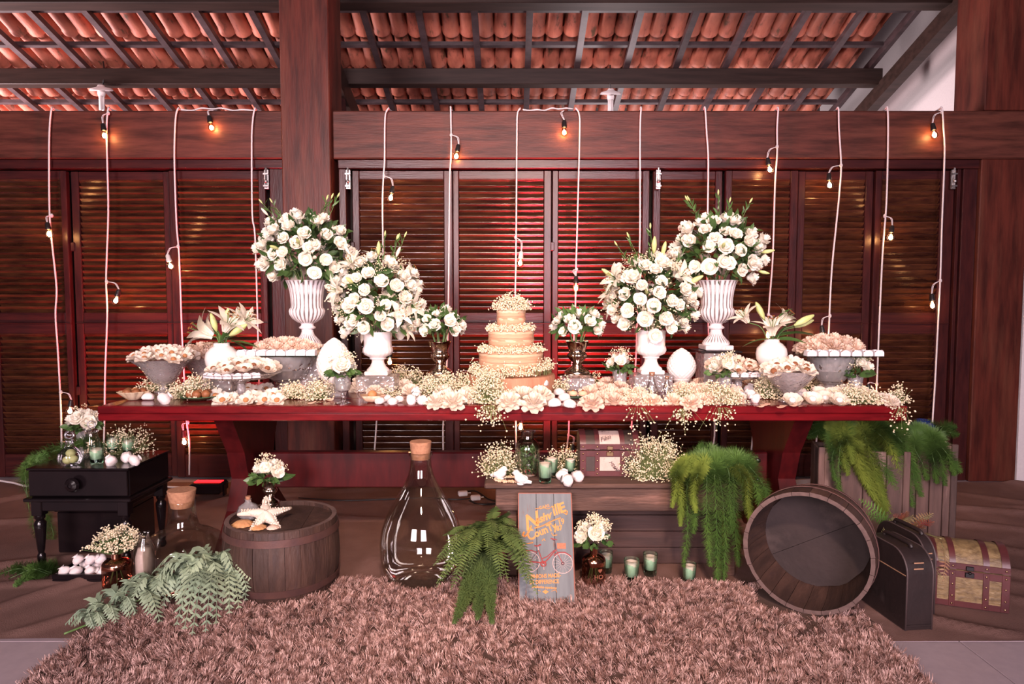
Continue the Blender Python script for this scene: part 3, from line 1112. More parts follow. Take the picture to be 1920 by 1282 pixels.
def gyp_mound(loc, size, n, label, rz=0.0, group=None, clump=12, spread=.012, r=.0042, rootz=.003):
    t = thing('babys_breath', label, 'flowers', loc, rz, group)
    p = gyp_points(n, size, clump, spread=spread)
    blossoms('blossoms', t, p, r)
    k = p[:: 3]
    root = k * np.array([.25, .25, 0]) + np.array([0, 0, rootz]) + RNG.normal(size=k.shape) * np.array([.2 * size[0], .2 * size[1], 0])
    stems_stuff('twigs', t, root, k)
    return t


def gyp_ring(parent, R, z, wd, ht, n, r=.0042, a0=0, a1=2 * PI):
    a = RNG.uniform(a0, a1, n // 8)
    a = np.repeat(a, 8) + RNG.normal(size=len(a) * 8) * .05
    rr = R + RNG.normal(size=len(a)) * wd
    zz = z + np.abs(RNG.normal(size=len(a))) * ht
    p = np.stack([rr * np.cos(a), rr * np.sin(a), zz], 1)
    o = blossoms('babys_breath_ring', parent, p, r)
    return o


# the rings on the cake
for R, z, n, wd, ht in ((.140, .12, 1000, .014, .013), (.095, .226, 800, .012, .013)):
    gyp_ring(cake, R, z, wd, ht, int(n * 1.5), .0037)
    gyp_ring(cake, R + .022, z - .006, .008, .010, n // 3)
p = gyp_points(1200, (.095, .085, .075), 10, spread=.012)
p[:, 2] += .322
top = blossoms('babys_breath_crown', cake, p, .0042)
t = thing('babys_breath', 'ring of babys breath around the foot of the naked cake on its slab', 'flowers', (cx, cy, ZT + .097))
a = RNG.uniform(0, 2 * PI, 1500)
rr = .195 + RNG.normal(size=1500) * .014
p = np.stack([rr * np.cos(a), rr * np.sin(a), .008 + np.abs(RNG.normal(size=1500)) * .022 + .02 * (np.cos(a) > .6)], 1)
blossoms('blossoms', t, p)
stems_stuff('twigs', t, p[::4] * np.array([.95, .95, 0]) + np.array([0, 0, .004]), p[::4])


def fib(n, zmin=-1.0):
    out = []
    for i in range(n):
        z = 1 - (i + .5) / n * (1 - zmin)
        a = i * 2.399963
        r = math.sqrt(max(0, 1 - z * z))
        out.append(Vector((r * math.cos(a), r * math.sin(a), z)))
    return out


def bouquet(name, label, loc, size, n_rose, rose_r, zc, n_leaf, lilies=0, buds=(), gyp=0, zmin=-.55, leaf_s=.07, sprigs=0, seed=0, group=None, flat=False):
    """a dome of roses round centre (0,0,zc): half-size (sx,sy,sz)"""
    random.seed(seed)
    t = thing(name, label, 'flower arrangement', loc, 0, group)
    sx, sy, sz = size
    dirs = fib(n_rose + lilies, zmin)
    lil = set(random.sample(range(len(dirs)), lilies)) if lilies else set()
    for k, d in enumerate(dirs):
        d = (d + Vector((random.uniform(-.13, .13), random.uniform(-.13, .13), random.uniform(-.13, .13)))).normalized()
        q = random.uniform(.80, 1.02)
        pos = Vector((d.x * sx * q, d.y * sy * q, zc + d.z * sz * q))
        nd = Vector((d.x / sx, d.y / sy, d.z / sz * .8 + 1.2)).normalized() if d.z > -.2 else Vector((d.x / sx, d.y / sy, 0)).normalized()
        if k in lil:
            l = link('lily', random.choice(LILIES), t, mat4=aim(pos - nd * rose_r * .9, nd + Vector((random.uniform(-.3, .3), -.25, random.uniform(-.3, .3))), rose_r * 2.5, random.uniform(0, 6)))
            link('stamens', STAMEN, l)
        else:
            link('rose', random.choice(ROSES), t, mat4=aim(pos, nd, rose_r * random.uniform(.86, 1.16), random.uniform(0, 6)))
    for bx, by, bz, bs, white in buds:
        b = Vector((bx, by, bz))
        base = Vector((bx * .35, by * .35, zc * .6 + bz * .4 - .02))
        dd = (b - base).normalized()
        link('bud', BUDW if white else BUD, t, mat4=aim(b - dd * bs * .5, dd, bs, random.uniform(0, 6)))
        obj('bud_stem', tube([base, b - dd * bs * .5], .0022, 5), M['stem'], t, 0)
    # foliage: leaves filling the inside and poking out between the blooms
    cs, ds, ss = [], [], []
    for i in range(n_leaf):
        d = Vector(RNG.normal(size=3)).normalized()
        if d.z < zmin - .15:
            d.z = abs(d.z)
        q = RNG.uniform(.45, .86)
        cs.append((d.x * sx * q, d.y * sy * q, zc + d.z * sz * q))
        ds.append(d + Vector(RNG.normal(size=3)) * .5)
        ss.append(leaf_s * RNG.uniform(.6, 1.15))
    leaves_stuff('foliage', t, M['leaf'], cs, ds, ss, W=.42)
    for i in range(sprigs):                                      # lisianthus sprigs standing out of the dome
        a = random.uniform(-.9, .9)
        d = Vector((math.sin(a) * 1.1, random.uniform(-.4, .2), 1.0)).normalized()
        base = Vector((d.x * sx * .6, d.y * sy * .6, zc + d.z * sz * .6))
        tip = base + d * sz * random.uniform(.75, .95)
        sp = obj('sprig', tube(smooth_path([base, (base + tip) / 2 + Vector((.008, 0, 0)), tip]), .0014, 4), M['stem'], t, 0)
        link('bud', BUD, sp, mat4=aim(tip, d, .032))
        for q in range(8):
            c = base.lerp(tip, .35 + .08 * q)
            link('leaf', LEAFL, sp, mat4=aim(c, d + Vector((random.uniform(-1, 1), random.uniform(-.5, .5), .2)), random.uniform(.03, .05), random.uniform(0, 6)))
    if gyp:
        d = RNG.normal(size=(gyp // 12, 3))
        d /= np.linalg.norm(d, axis=1, keepdims=True)
        d[:, 2] = np.where(d[:, 2] < zmin, -d[:, 2], d[:, 2])
        c = d * np.array(size) * RNG.uniform(.8, 1.03, (len(d), 1)) + np.array([0, 0, zc])
        p = np.repeat(c, 12, 0) + RNG.normal(size=(len(c) * 12, 3)) * .015
        blossoms('babys_breath', t, p, .0035)
    mb = MB()
    for i in range(7):
        a = 2 * PI * i / 7
        mb.add(tube([(.015 * math.cos(a), .015 * math.sin(a), -.05), (sx * .4 * math.cos(a), sy * .4 * math.sin(a), zc)], .003, 5))
    obj('stems', mb, M['stem'], t, 0)
    return t


def tight_posy(label, loc, R, n, rose_r, seed, gyp=160, leafn=60, zc=None, group=None):
    """a small posy of roses set low in a glass"""
    random.seed(seed)
    t = thing('rose_posy', label, 'flowers', loc, 0, group)
    zc = zc if zc is not None else R * .35
    for k, d in enumerate(fib(n, .1)):
        d = (d + Vector((random.uniform(-.15, .15), random.uniform(-.15, .15), 0))).normalized()
        link('rose', random.choice(ROSES), t, mat4=aim(Vector((d.x * R * .62, d.y * R * .62, zc + d.z * R * .5)), d + Vector((0, -.25, .3)), rose_r * random.uniform(.9, 1.1), random.uniform(0, 6)))
    cs, ds, ss = [], [], []
    for i in range(leafn):
        a = random.uniform(0, 2 * PI)
        q = random.uniform(.3, .95)
        cs.append((R * .8 * q * math.cos(a), R * .8 * q * math.sin(a), zc - R * random.uniform(.1, .35)))
        ds.append(Vector((math.cos(a), math.sin(a), random.uniform(-.5, .4))))
        ss.append(R * random.uniform(.35, .6))
    leaves_stuff('foliage', t, M['leaf'], cs, ds, ss, W=.6)
    if gyp:
        d = RNG.normal(size=(gyp // 10, 3))
        d[:, 2] = np.abs(d[:, 2]) + .2
        d /= np.linalg.norm(d, axis=1, keepdims=True)
        c = d * np.array([R * .85, R * .85, R * .85]) + np.array([0, 0, zc + R * .1])
        p = np.repeat(c, 10, 0) + RNG.normal(size=(len(c) * 10, 3)) * .009
        blossoms('babys_breath', t, p, .0032)
        stems_stuff('twigs', t, c * np.array([.2, .2, .3]), c)
    return t


k = yu / F
bouquet('rose_bouquet', 'large dome of white roses in the tall left urn before the post', PUL, (92 * k, .20, 76 * k), 70, .036, .155, 420, 0,
        [(-.18, -.1, .36, .05, True), (.10, -.19, .12, .065, True), (.02, -.2, .2, .06, False), (-.10, -.2, .17, .06, False)], 0, -.62, .070, 5, 1)
bouquet('rose_bouquet', 'large dome of white roses in the tall right urn', PUR, (88 * k, .20, 74 * k), 70, .036, .15, 420, 0,
        [(-.03, -.2, .18, .06, False), (.10, -.2, .22, .05, True), (.25, -.05, .16, .07, False), (.22, -.08, .05, .06, False)], 0, -.62, .070, 5, 2)
k = ym / F
bouquet('lily_rose_bouquet', 'white roses, lilies and babys breath in the milk glass vase left of the cake', PML, (84 * k, .19, 84 * k), 62, .035, .165, 380, 11,
        [(-.14, -.05, .42, .06, True), (.02, -.05, .43, .07, False), (.12, -.05, .41, .06, True), (-.10, -.18, .26, .06, False)], 1300, -.72, .064, 4, 3)
bouquet('lily_rose_bouquet', 'white roses, open lilies and babys breath in the milk glass vase right of the cake', PMR, (86 * k, .19, 84 * k), 56, .035, .165, 380, 15,
        [(-.24, -.05, .30, .07, False), (.0, -.05, .44, .09, False), (.05, -.05, .42, .08, False), (.20, -.10, .26, .09, False), (-.05, -.12, .2, .06, False)], 1300, -.72, .064, 4, 4)
bouquet('rose_posy', 'small white rose posy in the silver goblet left of the cake', PSL, (.135, .12, .085), 22, .031, .08, 190, 0, [], 0, -.35, .06, 0, 5)
bouquet('rose_posy', 'small white rose posy in the silver goblet right of the cake', PSR, (.135, .12, .085), 22, .031, .08, 190, 0, [], 0, -.35, .06, 0, 6)


# round vases of lilies
def round_vase(loc, label, R):
    fl = None
    prof = [(0, 0), (R * .5, 0), (R * .72, R * .18), (R * .95, R * .6), (R, R * .95), (R * .93, R * 1.32), (R * .68, R * 1.62), (R * .48, R * 1.74), (R * .46, R * 1.88), (R * .50, R * 1.93), (R * .44, R * 1.93), (R * .40, R * 1.75), (0, R * 1.4)]
    return vessel('round_vase', prof, M['porcelain'], label, 'vase', loc, 40)


def lily_spray(loc, label, flowers, buds, leaves_, seed):
    random.seed(seed)
    t = thing('lily_spray', label, 'flowers', loc)
    for (x, z, s, dx, dz, y) in flowers:
        p = Vector((x, y, z))
        d = Vector((dx, -.25, dz))
        obj('stem', tube(smooth_path([(0, 0, -.08), (x * .4, y * .5, z * .6), p]), .003, 5), M['stem'], t, 0)
        l = link('lily', random.choice(LILIES), t, mat4=aim(p, d, s, random.uniform(0, 6)))
        link('stamens', STAMEN, l)
    for (x, z, s, dx, dz, y) in buds:
        p = Vector((x, y, z))
        obj('stem', tube(smooth_path([(0, 0, -.08), (x * .4, y * .5, z * .55), p]), .0028, 5), M['stem'], t, 0)
        link('bud', BUD, t, mat4=aim(p, Vector((dx, -.1, dz)), s, random.uniform(0, 6)))
    for (x, z, s, dx, dz, y) in leaves_:
        link('leaf', LEAFL, t, mat4=aim(Vector((x, y, z)), Vector((dx, random.uniform(-.3, .2), dz)), s, random.uniform(-.6, .6)))
    return t


yv = 3.40
pv = at(417, 701, yv)
Rv = 30.5 * yv / F
o = tag(obj('vase_riser', box(-.06, .06, -.05, .05, 0, pv.z - ZT - .003, .004), M['cutglass'], None, loc=(pv.x, pv.y, ZT + .001)), 'glass riser under the left round white vase', 'riser')
round_vase((pv.x, pv.y, pv.z), 'round white porcelain vase of lilies on the left, between the sweet stands', Rv)
lily_spray((pv.x, pv.y, pv.z + Rv * 1.9), 'white lilies with buds and long leaves in the left round vase',
           [(.03, .06, .12, .5, .8, -.03), (.09, .09, .10, .9, .6, .02), (-.03, .035, .13, -1.0, .45, -.03), (-.05, .05, .10, -.8, .6, .03), (.07, .10, .09, .3, 1, .05)],
           [(-.015, .06, .095, -.25, 1, -.02), (.06, .04, .11, .9, .55, -.05), (.02, .09, .09, .25, 1, .0)],
           [(.0, 0, .17, .9, .6, -.03), (.01, 0, .19, 1, .25, .0), (.02, .02, .15, 1, -.35, .02), (.0, .0, .14, .5, 1, -.02), (-.01, 0, .12, -.3, 1, .02), (0, 0, .15, .7, .9, .03), (0, 0, .1, -1, .3, 0)], 7)
pv = at(1446, 690, yv)
Rv = 28.5 * yv / F
tag(obj('vase_riser', box(-.06, .06, -.05, .05, 0, pv.z - ZT - .003, .004), M['cutglass'], None, loc=(pv.x, pv.y, ZT + .001)), 'glass riser under the right round white vase', 'riser')
round_vase((pv.x, pv.y, pv.z), 'round white porcelain vase of lilies on the right, behind the glass bowl', Rv)
lily_spray((pv.x, pv.y, pv.z + Rv * 1.9), 'three white lilies with green buds and long leaves in the right round vase',
           [(-.005, .02, .11, -.1, 1, -.02), (-.12, .085, .09, -.7, .9, .0), (.05, .08, .09, .7, .9, .02)],
           [(-.04, .10, .10, -.55, 1, .0), (.10, .07, .11, 1.0, .55, -.02), (.12, .06, .10, 1.0, .4, .02)],
           [(-.0, .0, .15, -1, .1, -.02), (.0, .0, .14, .15, 1, .0), (.0, .0, .17, 1, .55, .02), (.02, .02, .18, 1, .35, -.02), (.05, .02, .17, 1, .3, .03), (.03, .11, .08, .7, .8, .0), (.01, .0, .13, .45, 1, -.02), (.02, 0, .15, 1, .15, 0)], 8)
# ================================================================== SWEETS, STANDS AND GLASSES ON THE TABLE
def bag_mesh():
    """a sweet twisted into a little cloth bag: lumpy base, gathered neck"""
    ph = [random.uniform(0, 6) for _ in range(4)]
    prof = [(0, .0), (.55, .0), (.88, .22), (1.0, .60), (.92, 1.0), (.66, 1.30), (.40, 1.42), (.36, 1.50), (.46, 1.60), (.58, 1.70), (.0, 1.52)]

    def fl(k, a):
        return 1 + .10 * math.sin(2 * a + ph[0]) + .06 * math.sin(5 * a + ph[1] + k) + (.12 * math.sin(9 * a + ph[2]) if k > 5 else .045 * math.sin(11 * a + ph[3]))
    return mesh_of('bag', MB().add(lathe(prof, 24, fl, cap=False)), M['candy'], 0)


BAGS = [bag_mesh() for _ in range(3)]
RIB = mesh_of('ribbon', MB().add(lathe([(.36, 1.44), (.44, 1.45), (.44, 1.51), (.36, 1.53)], 14, cap=False)), M['paper'], 40)


def bag(pos, label, group, s=.028, tilt=None):
    o = link('wrapped_sweet', random.choice(BAGS), None, loc=pos, scale=s * .84)
    lay = random.uniform(.55, 1.25)
    o.rotation_euler = (Matrix.Rotation(random.uniform(0, 6), 3, 'Z') @ Matrix.Rotation(lay, 3, 'X')).to_euler()
    o.location.z += s * .84 * .42 * math.sin(lay)
    tag(o, label, 'sweet', group)
    link('ribbon', RIB, o)
    return o


def meringue_mesh():
    ph = random.uniform(0, 6)
    prof = [(0, 0), (.8, 0), (1.0, .25), (.95, .55), (.98, .62), (.75, .95), (.4, 1.15), (0, 1.25)]
    return mesh_of('marshmallow', MB().add(lathe(prof, 20, lambda k, a: 1 + .08 * math.sin(3 * a + ph) + .05 * math.sin(5 * a + k) + .03 * math.sin(11 * a + ph), cap=False)), M['candy'], 0)


MER = [meringue_mesh() for _ in range(3)]


def marsh(pos, label, group, s=.028):
    o = link('marshmallow', random.choice(MER), None, loc=pos, rot=(random.uniform(-.2, .2), random.uniform(-.2, .2), random.uniform(0, 6)), scale=s)
    return tag(o, label, 'sweet', group)


# card cup with four round-topped sides
mb = MB()
for i in range(4):
    poly = [(-1, 0), (1, 0), (1, .55)] + [(math.cos(a), .55 + .75 * math.sin(a)) for a in [PI * k / 8 for k in range(1, 8)]] + [(-1, .55)]
    v, f = prism(poly, 0, .05)
    mb.add(([(x, 1 - z, y) for x, y, z in v], [q[::-1] for q in f]), T(rz=i * PI / 2))
mb.add(box(-.98, .98, -.98, .98, 0, .05))
CARD = mesh_of('card_cup', mb, M['paper'])


def card(pos, rz, label, group, s=.0175):
    o = link('card_cup', CARD, None, loc=pos, rot=(0, 0, rz), scale=s)
    tag(o, label, 'sweet', group)
    link('sweet', CANDY, o, loc=(0, 0, .2), scale=1.8)
    return o


ORD2 = 'first second third fourth fifth sixth seventh eighth ninth tenth'.split()


def heap(cx_, cy_, z, R, n, label, group, kind='open', s=.034, rise=.04, candy=CANDY, back=1.0, x_y=1.0, lift=0.0):
    """n petal cups heaped on a stand of radius R"""
    made = []
    for k in range(n):
        q = math.sqrt((k + .5) / n)
        a = k * 2.399963
        x, y = R * q * math.cos(a) * x_y, R * q * math.sin(a) * back
        zz = z + rise * (1 - q * q) + lift
        made.append((y, x, sweet((cx_ + x, cy_ + y, zz), label, group, kind, s, (-y / R * .5 - .18 * 1, x / R * .5), candy)))
    made.sort(key=lambda m: m[0])
    cut = [made[: n // 3], made[n // 3: 2 * n // 3], made[2 * n // 3:]]
    for nm, part in zip(('front', 'middle', 'back'), cut):
        part.sort(key=lambda m: m[1])
        for i, m in enumerate(part):
            m[2]['label'] = '%s, %s row, %s from the left' % (label, nm, ORD2[i])


# --- left glass trumpet bowl, filled with ivory cups
def trumpet(px, yrim, Y, rpx, label, foot_r=.045):
    p = at(px, yrim, Y)
    h = p.z - ZT - .001
    R = rpx * Y / F
    prof = [(0, 0), (foot_r, 0), (foot_r, .006), (.022, .014), (.018, h * .18), (.03, h * .24), (R * .38, h * .34), (R * .52, h * .55), (R * .72, h * .8), (R, h), (R * .98, h - .002), (R * .69, h * .80), (R * .48, h * .55), (R * .3, h * .37), (0, h * .30)]
    vessel('glass_bowl', prof, M['pressed'], label, 'bowl', (p.x, p.y, ZT + .001), 96, lambda k, a: 1 + (.045 * abs(math.cos(a * 8 + k * .8)) if 6 <= k <= 9 else 0))
    return p.x, p.y, p.z, R


x, y, z, R = trumpet(305, 672, 3.48, 56, 'pressed glass trumpet bowl at the left end of the table, heaped with cups')
heap(x, y, z - .012, R * 1.0, 19, 'ivory petal cup in the leftmost trumpet bowl', 'cups in the left trumpet bowl', 'open2', .038, .042, CANDY_G)
x, y, z, R = trumpet(385, 668, 3.78, 52, 'pressed glass trumpet bowl behind the left round lily vase')
heap(x, y, z - .012, R * .95, 17, 'blush petal cup in the rear left trumpet bowl', 'cups in the rear trumpet bowl', 'full2', .038, .052, CANDY)


# --- low footed dishes with upturned ends
def low_stand(px, yrim, Y, rpx, label):
    p = at(px, yrim, Y)
    h = p.z - ZT - .001
    R = rpx * Y / F
    t = thing('glass_cake_stand', label, 'cake stand', (p.x, p.y, ZT + .001))
    prof = [(0, 0), (.062, 0), (.062, .005), (.03, .014), (.016, .03), (.02, h * .45), (.016, h * .6), (.05, h - .030), (R * .7, h - .022), (R, h + .004), (R * .97, h + .006), (R * .6, h - .014), (0, h - .014)]
    obj('dish', lathe(prof, 56, lambda k, a: 1 + (.05 * math.cos(2 * a) + .012 * math.cos(a * 18) if k in (8, 9, 10) else 0), cap=False), M['pressed'], t, 40)
    return p.x, p.y, p.z - .010, R


x, y, z, R = low_stand(452, 700, 3.22, 70, 'low pressed glass cake stand in front of the left lily vase')
heap(x, y + .02, z, R * .82, 17, 'ivory ring cup on the low left cake stand', 'cups on the low left cake stand', 'round', .036, .035, CANDY, lift=.012)
for i in range(7):
    a = -PI / 2 + (i - 3) * .24
    card((x + R * .92 * math.cos(a), y + R * .80 * math.sin(a), z + .002), a + PI / 2, 'white card cup on the rim of the low left cake stand, %s from the left' % ORD2[i], 'card cups on the low left stand')
x, y, z, R = low_stand(1385, 698, 3.42, 58, 'low pressed glass cake stand beside the right tall urn')
heap(x - .02, y + .02, z, R * .85, 16, 'blush petal cup on the low right cake stand', 'cups on the low right cake stand', 'open', .036, .045, CANDY, lift=.012)
for i in range(6):
    a = -PI / 2 + (i - 1.4) * .28
    card((x + R * .92 * math.cos(a), y + R * .82 * math.sin(a), z + .002), a + PI / 2, 'white card cup on the rim of the low right cake stand, %s from the left' % ORD2[i], 'card cups on the low right stand')


# --- square plates on crystal pedestals
def plate_stand(px, yplate, Y, hw_px, label, plabel, bowl_w, plate_mat, side):
    p = at(px, yplate, Y)
    h = p.z - ZT - .008
    hw = hw_px * Y / F
    t = thing('crystal_pedestal', label, 'pedestal', (p.x + bowl_w[1], p.y, ZT + .001))
    R = bowl_w[0]
    bp_ = [(0, h * .30), (R * .55, h * .33)] + [(R * (.55 + .45 * q ** .7), h * (.33 + .67 * q)) for q in [.1 * j for j in range(1, 11)]] + [(R * .97, h), (R * .8, h * .6), (0, h * .42)]
    obj('bowl', lathe(bp_, 112, lambda k, a: 1 + (.05 * (max(abs(math.cos(7 * a + k * .45)), abs(math.cos(7 * a - k * .45))) - .8) if 2 <= k <= 10 else 0), cap=False), M['cutglass'], t, 25)
    obj('foot', lathe([(0, 0), (R * .6, 0), (R * .6, .006), (R * .32, .02), (R * .22, h * .2), (R * .5, h * .31), (0, h * .31)], 40, lambda k, a: 1 + .03 * math.cos(a * 10), cap=False), M['cutglass'], t, 40)
    o = obj('glass_plate', box(-hw, hw, -hw * .85, hw * .85, 0, .006, .002), M[plate_mat], None, loc=(p.x, p.y, p.z - .0065))
    tag(o, plabel, 'plate')
    return p.x, p.y, p.z, hw


x, y, z, hw = plate_stand(537, 662, 3.55, 70, 'crystal pedestal bowl left of the pinecone, holding a square plate', 'square glass plate of card cups left of the pinecone', (.155, .0), 'plateglass', -1)
n = 8
for i in range(n):
    card((x - hw + .022 + i * (2 * hw - .044) / (n - 1), y - hw * .85 + .024, z), 0, 'white card cup on the front edge of the left square plate, %s from the left' % ORD2[i], 'card cups on the left square plate', .0225)
heap(x, y + .012, z + .004, hw * .84, 24, 'blush petal cup on the left square plate', 'cups on the left square plate', 'full2', .038, .042, None, .72)
x, y, z, hw = plate_stand(1558, 663, 3.45, 68, 'cut crystal pedestal at the right end, holding a square plate', 'square glass plate of card cups at the right end', (.118, .0), 'plateglass', 1)
n = 7
for i in range(n):
    card((x - hw + .020 + i * (2 * hw - .04) / (n - 1), y - hw * .85 + .024, z), 0, 'white card cup on the front edge of the right square plate, %s from the left' % ORD2[i], 'card cups on the right square plate', .0225)
heap(x, y + .012, z + .004, hw * .84, 24, 'blush petal cup on the right square plate', 'cups on the right square plate', 'full2', .040, .056, None, .72)
# glass bowl at the right, in front
p = at(1480, 694, 3.16)
h, R = p.z - ZT - .001, 50 * 3.16 / F
vessel('glass_bowl', [(0, 0), (.045, 0), (.046, .006), (.018, .016), (.016, .03), (.03, .042), (R * .6, h * .55), (R * .85, h * .8), (R, h), (R * .96, h), (R * .78, h * .76), (R * .5, h * .56), (0, h * .45)], M['pressed'], 'footed pressed glass bowl of petal cups below the right lily vase', 'bowl', (p.x, p.y, ZT + .001), 48, lambda k, a: 1 + .03 * math.cos(a * 9))
heap(p.x, p.y, p.z - .018, R * .86, 13, 'ivory petal cup in the right footed bowl', 'cups in the right footed bowl', 'open2', .040, .040, CANDY)


# --- small glasses of roses
def tumbler(loc, r, h, label, name='glass_tumbler'):
    prof = [(0, .003), (r * .72, .003), (r * .75, 0), (r * .78, .004), (r, h), (r * .97, h), (r * .74, .008), (0, .008)]
    return vessel(name, prof, M['cutglass'], label, 'glass', loc, 36, lambda k, a: 1 + (.03 * math.cos(a * 14) if 3 <= k <= 4 else 0))


for px, py, ppx, ppy, r, hp, n, lab, sd in ((1162, 727, 1161, 684, 27, 33, 5, 'right of the silver goblet', 21), (1358, 741, 1353, 694, 30, 38, 6, 'in front of the low right cake stand', 22), (1603, 739, 1604, 695, 30, 36, 6, 'at the right end beside the crystal pedestal', 23)):
    p = onz(px, py, ZT)
    k = p.y / F
    hh = hp * k
    tumbler((p.x, p.y, ZT + .001), 14 * k, hh, 'small fluted glass tumbler holding roses ' + lab)
    tight_posy('little white rose posy in a tumbler ' + lab, (p.x, p.y, ZT + hh + .004), r * k * 1.1, n, .031, sd)
p = onz(643, 756, ZT)
gl = thing('glass_goblet', 'small clear glass goblet of roses in front of the left pinecone', 'goblet', (p.x, p.y, ZT + .001))
obj('bowl', lathe([(0, .052), (.012, .05), (.03, .062), (.036, .085), (.037, .128), (.035, .128), (.033, .085), (.02, .06), (0, .057)], 32, lambda k, a: 1 + .03 * math.cos(a * 10), cap=False), M['cutglass'], gl, 40)
obj('foot', lathe([(0, 0), (.036, 0), (.036, .003), (.012, .012), (.006, .024), (.010, .04), (.006, .05), (0, .052)], 32, cap=False), M['glass'], gl, 40)
obj('moss', lathe([(0, .064), (.026, .068), (.031, .09), (.032, .11), (0, .118)], 16, lambda k, a: 1 + .05 * math.sin(5 * a + k), cap=False), M['gypstem'], gl, 0)
tight_posy('little white rose posy in the clear goblet before the left pinecone', (p.x, p.y, ZT + .132), .078, 5, .034, 24, leafn=70)
# two little glass flasks right of the cake
for px, py, r, h, lab in ((1222, 744, .036, .115, 'small conical glass flask with a corked neck, right of the tumbler'), (1250, 741, .027, .090, 'smaller glass flask touching the right pinecone')):
    p = onz(px, py, ZT)
    t = thing('glass_flask', lab, 'flask', (p.x, p.y, ZT + .001))
    obj('body', lathe([(0, 0), (r, 0), (r * 1.03, .01), (r * .5, h * .6), (r * .36, h * .78), (r * .36, h * .93), (r * .45, h * .95), (r * .42, h)], 28, cap=False), M['glass'], t, 40)
    obj('stopper', lathe([(0, h * .9), (r * .33, h * .9), (r * .42, h * 1.05), (0, h * 1.07)], 14, cap=False), M['cork'], t, 40)

# --- dishes
p = onz(243, 752, ZT)
t = thing('shell_dish', 'scalloped shell dish of truffles at the left front corner of the table', 'dish', (p.x, p.y + .04, ZT + .001))
obj('shell', lathe([(0, .004), (.02, .0), (.03, .004), (.05, .022), (.068, .040), (.066, .042), (.045, .022), (0, .010)], 48, lambda k, a: 1 + (.08 * math.cos(a * 12) if k in (3, 4, 5, 6) else 0), cap=False), pm('pale shell', (.60, .42, .25), (.70, .58, .42), rough=.35, scale=12), t, 40)
for i, (dx, dy, mm) in enumerate(((-.025, -.015, 'choc'), (.02, -.02, 'choc'), (-.005, .02, 'nut'), (.03, .018, 'choc'), (-.035, .018, 'choc'))):
    o = obj('truffle', ball(.021, 12, 8), M[mm], None, 0, loc=(p.x + dx, p.y + .04 + dy, ZT + .036))
    tag(o, 'brown truffle in the scalloped shell dish, ' + ('front left', 'front right', '', 'back right', 'back left')[i] if mm == 'choc' else 'golden truffle at the back of the scalloped shell dish', 'sweet', 'truffles in the shell dish' if mm == 'choc' else None)
p = onz(365, 752, ZT)
tag(obj('green_plate', lathe([(0, .004), (.04, 0), (.06, .004), (.085, .016), (.083, .019), (.055, .008), (0, .008)], 40, cap=False), pm('green glaze', (.03, .085, .045), (.05, .12, .06), rough=.2, scale=8, coat=.4), None, 40, loc=(p.x, p.y + .05, ZT + .001)), 'green glazed plate of truffles under the left babys breath', 'plate')
for dx, dy in ((-.04, -.01), (0, -.03), (.035, -.01), (-.01, .02), (.03, .03)):
    tag(obj('truffle', ball(.021, 12, 8), M['choc'], None, 0, loc=(p.x + dx, p.y + .05 + dy, ZT + .028)), 'brown truffle on the green glazed plate, ' + {-.04: 'leftmost', 0: 'frontmost', .035: 'rightmost', -.01: 'back middle', .03: 'back right'}[dx], 'sweet', 'truffles on the green plate')
p = onz(705, 755, ZT)
shell2 = pm('brown oyster shell', (.42, .23, .13), (.66, .46, .34), rough=.45, scale=14, bump=.3)
t = thing('oyster_shell', 'wavy brown shell cupping a golden sweet in front of the glass block', 'shell', (p.x - .02, p.y + .02, ZT + .001))
obj('shell', lathe([(0, .004), (.02, .0), (.04, .010), (.055, .032), (.052, .034), (.03, .012), (0, .009)], 40, lambda k, a: 1 + (.14 * math.sin(a * 5) + .06 * math.cos(a * 9) if k > 1 else 0), cap=False), shell2, t, 0)
tag(obj('golden_sweet', ball(.022, 12, 8), M['nut'], None, 0, loc=(p.x - .02, p.y + .02, ZT + .034)), 'golden sweet lying in the wavy brown shell', 'sweet')
p = onz(1085, 748, ZT)
tag(obj('canape_tray', box(-.05, .05, -.035, .035, 0, .012, .004), pm('dark green tray', (.03, .06, .03), rough=.3), None, loc=(p.x, p.y + .03, ZT + .001)), 'little dark green tray of canapes between the sweet bags and the blush flowers', 'tray')
for dx, mm in ((-.025, 'icing'), (.022, 'icing')):
    o = obj('canape', lathe([(0, 0), (.02, 0), (.023, .01), (.018, .02), (0, .024)], 16, cap=False), M[mm], None, 0, loc=(p.x + dx, p.y + .02, ZT + .014))
    tag(o, 'cream canape topped with red on the little green tray, ' + ('left one' if dx < 0 else 'right one'), 'sweet', 'canapes on the green tray')
    obj('topping', ball(.008, 8, 5, (1, 1, .6)), M['choc'], o, 0, loc=(0, 0, .024))


ORD = 'first second third fourth fifth sixth seventh eighth ninth tenth eleventh twelfth thirteenth fourteenth fifteenth sixteenth seventeenth eighteenth nineteenth twentieth'.split()
ORD += ['twenty-' + o for o in ORD[:9]]


def row(points, fn):
    """lay one thing per point and say which one it is, counted from the left"""
    pts = sorted(points)
    for i, (px, py) in enumerate(pts):
        p = onz(px, py, ZT)
        o = fn((max(TX0 + .05, min(TX1 - .06, p.x)), min(p.y, TY1 - .06), ZT + .002))
        if len(pts) > 1:
            o['label'] = o['label'] + ', ' + ('leftmost' if i == 0 else 'rightmost' if i == len(pts) - 1 else ORD[i] + ' from the left')


def spread(x0, x1, y0, y1, n, seed):
    random.seed(seed)
    out = []
    for k in range(n * 40):
        c = (random.uniform(x0, x1), random.uniform(y0, y1))
        if all(abs(c[0] - o[0]) > 15 or abs(c[1] - o[1]) > 5.5 for o in out):
            out.append(c)
        if len(out) == n:
            break
    return out


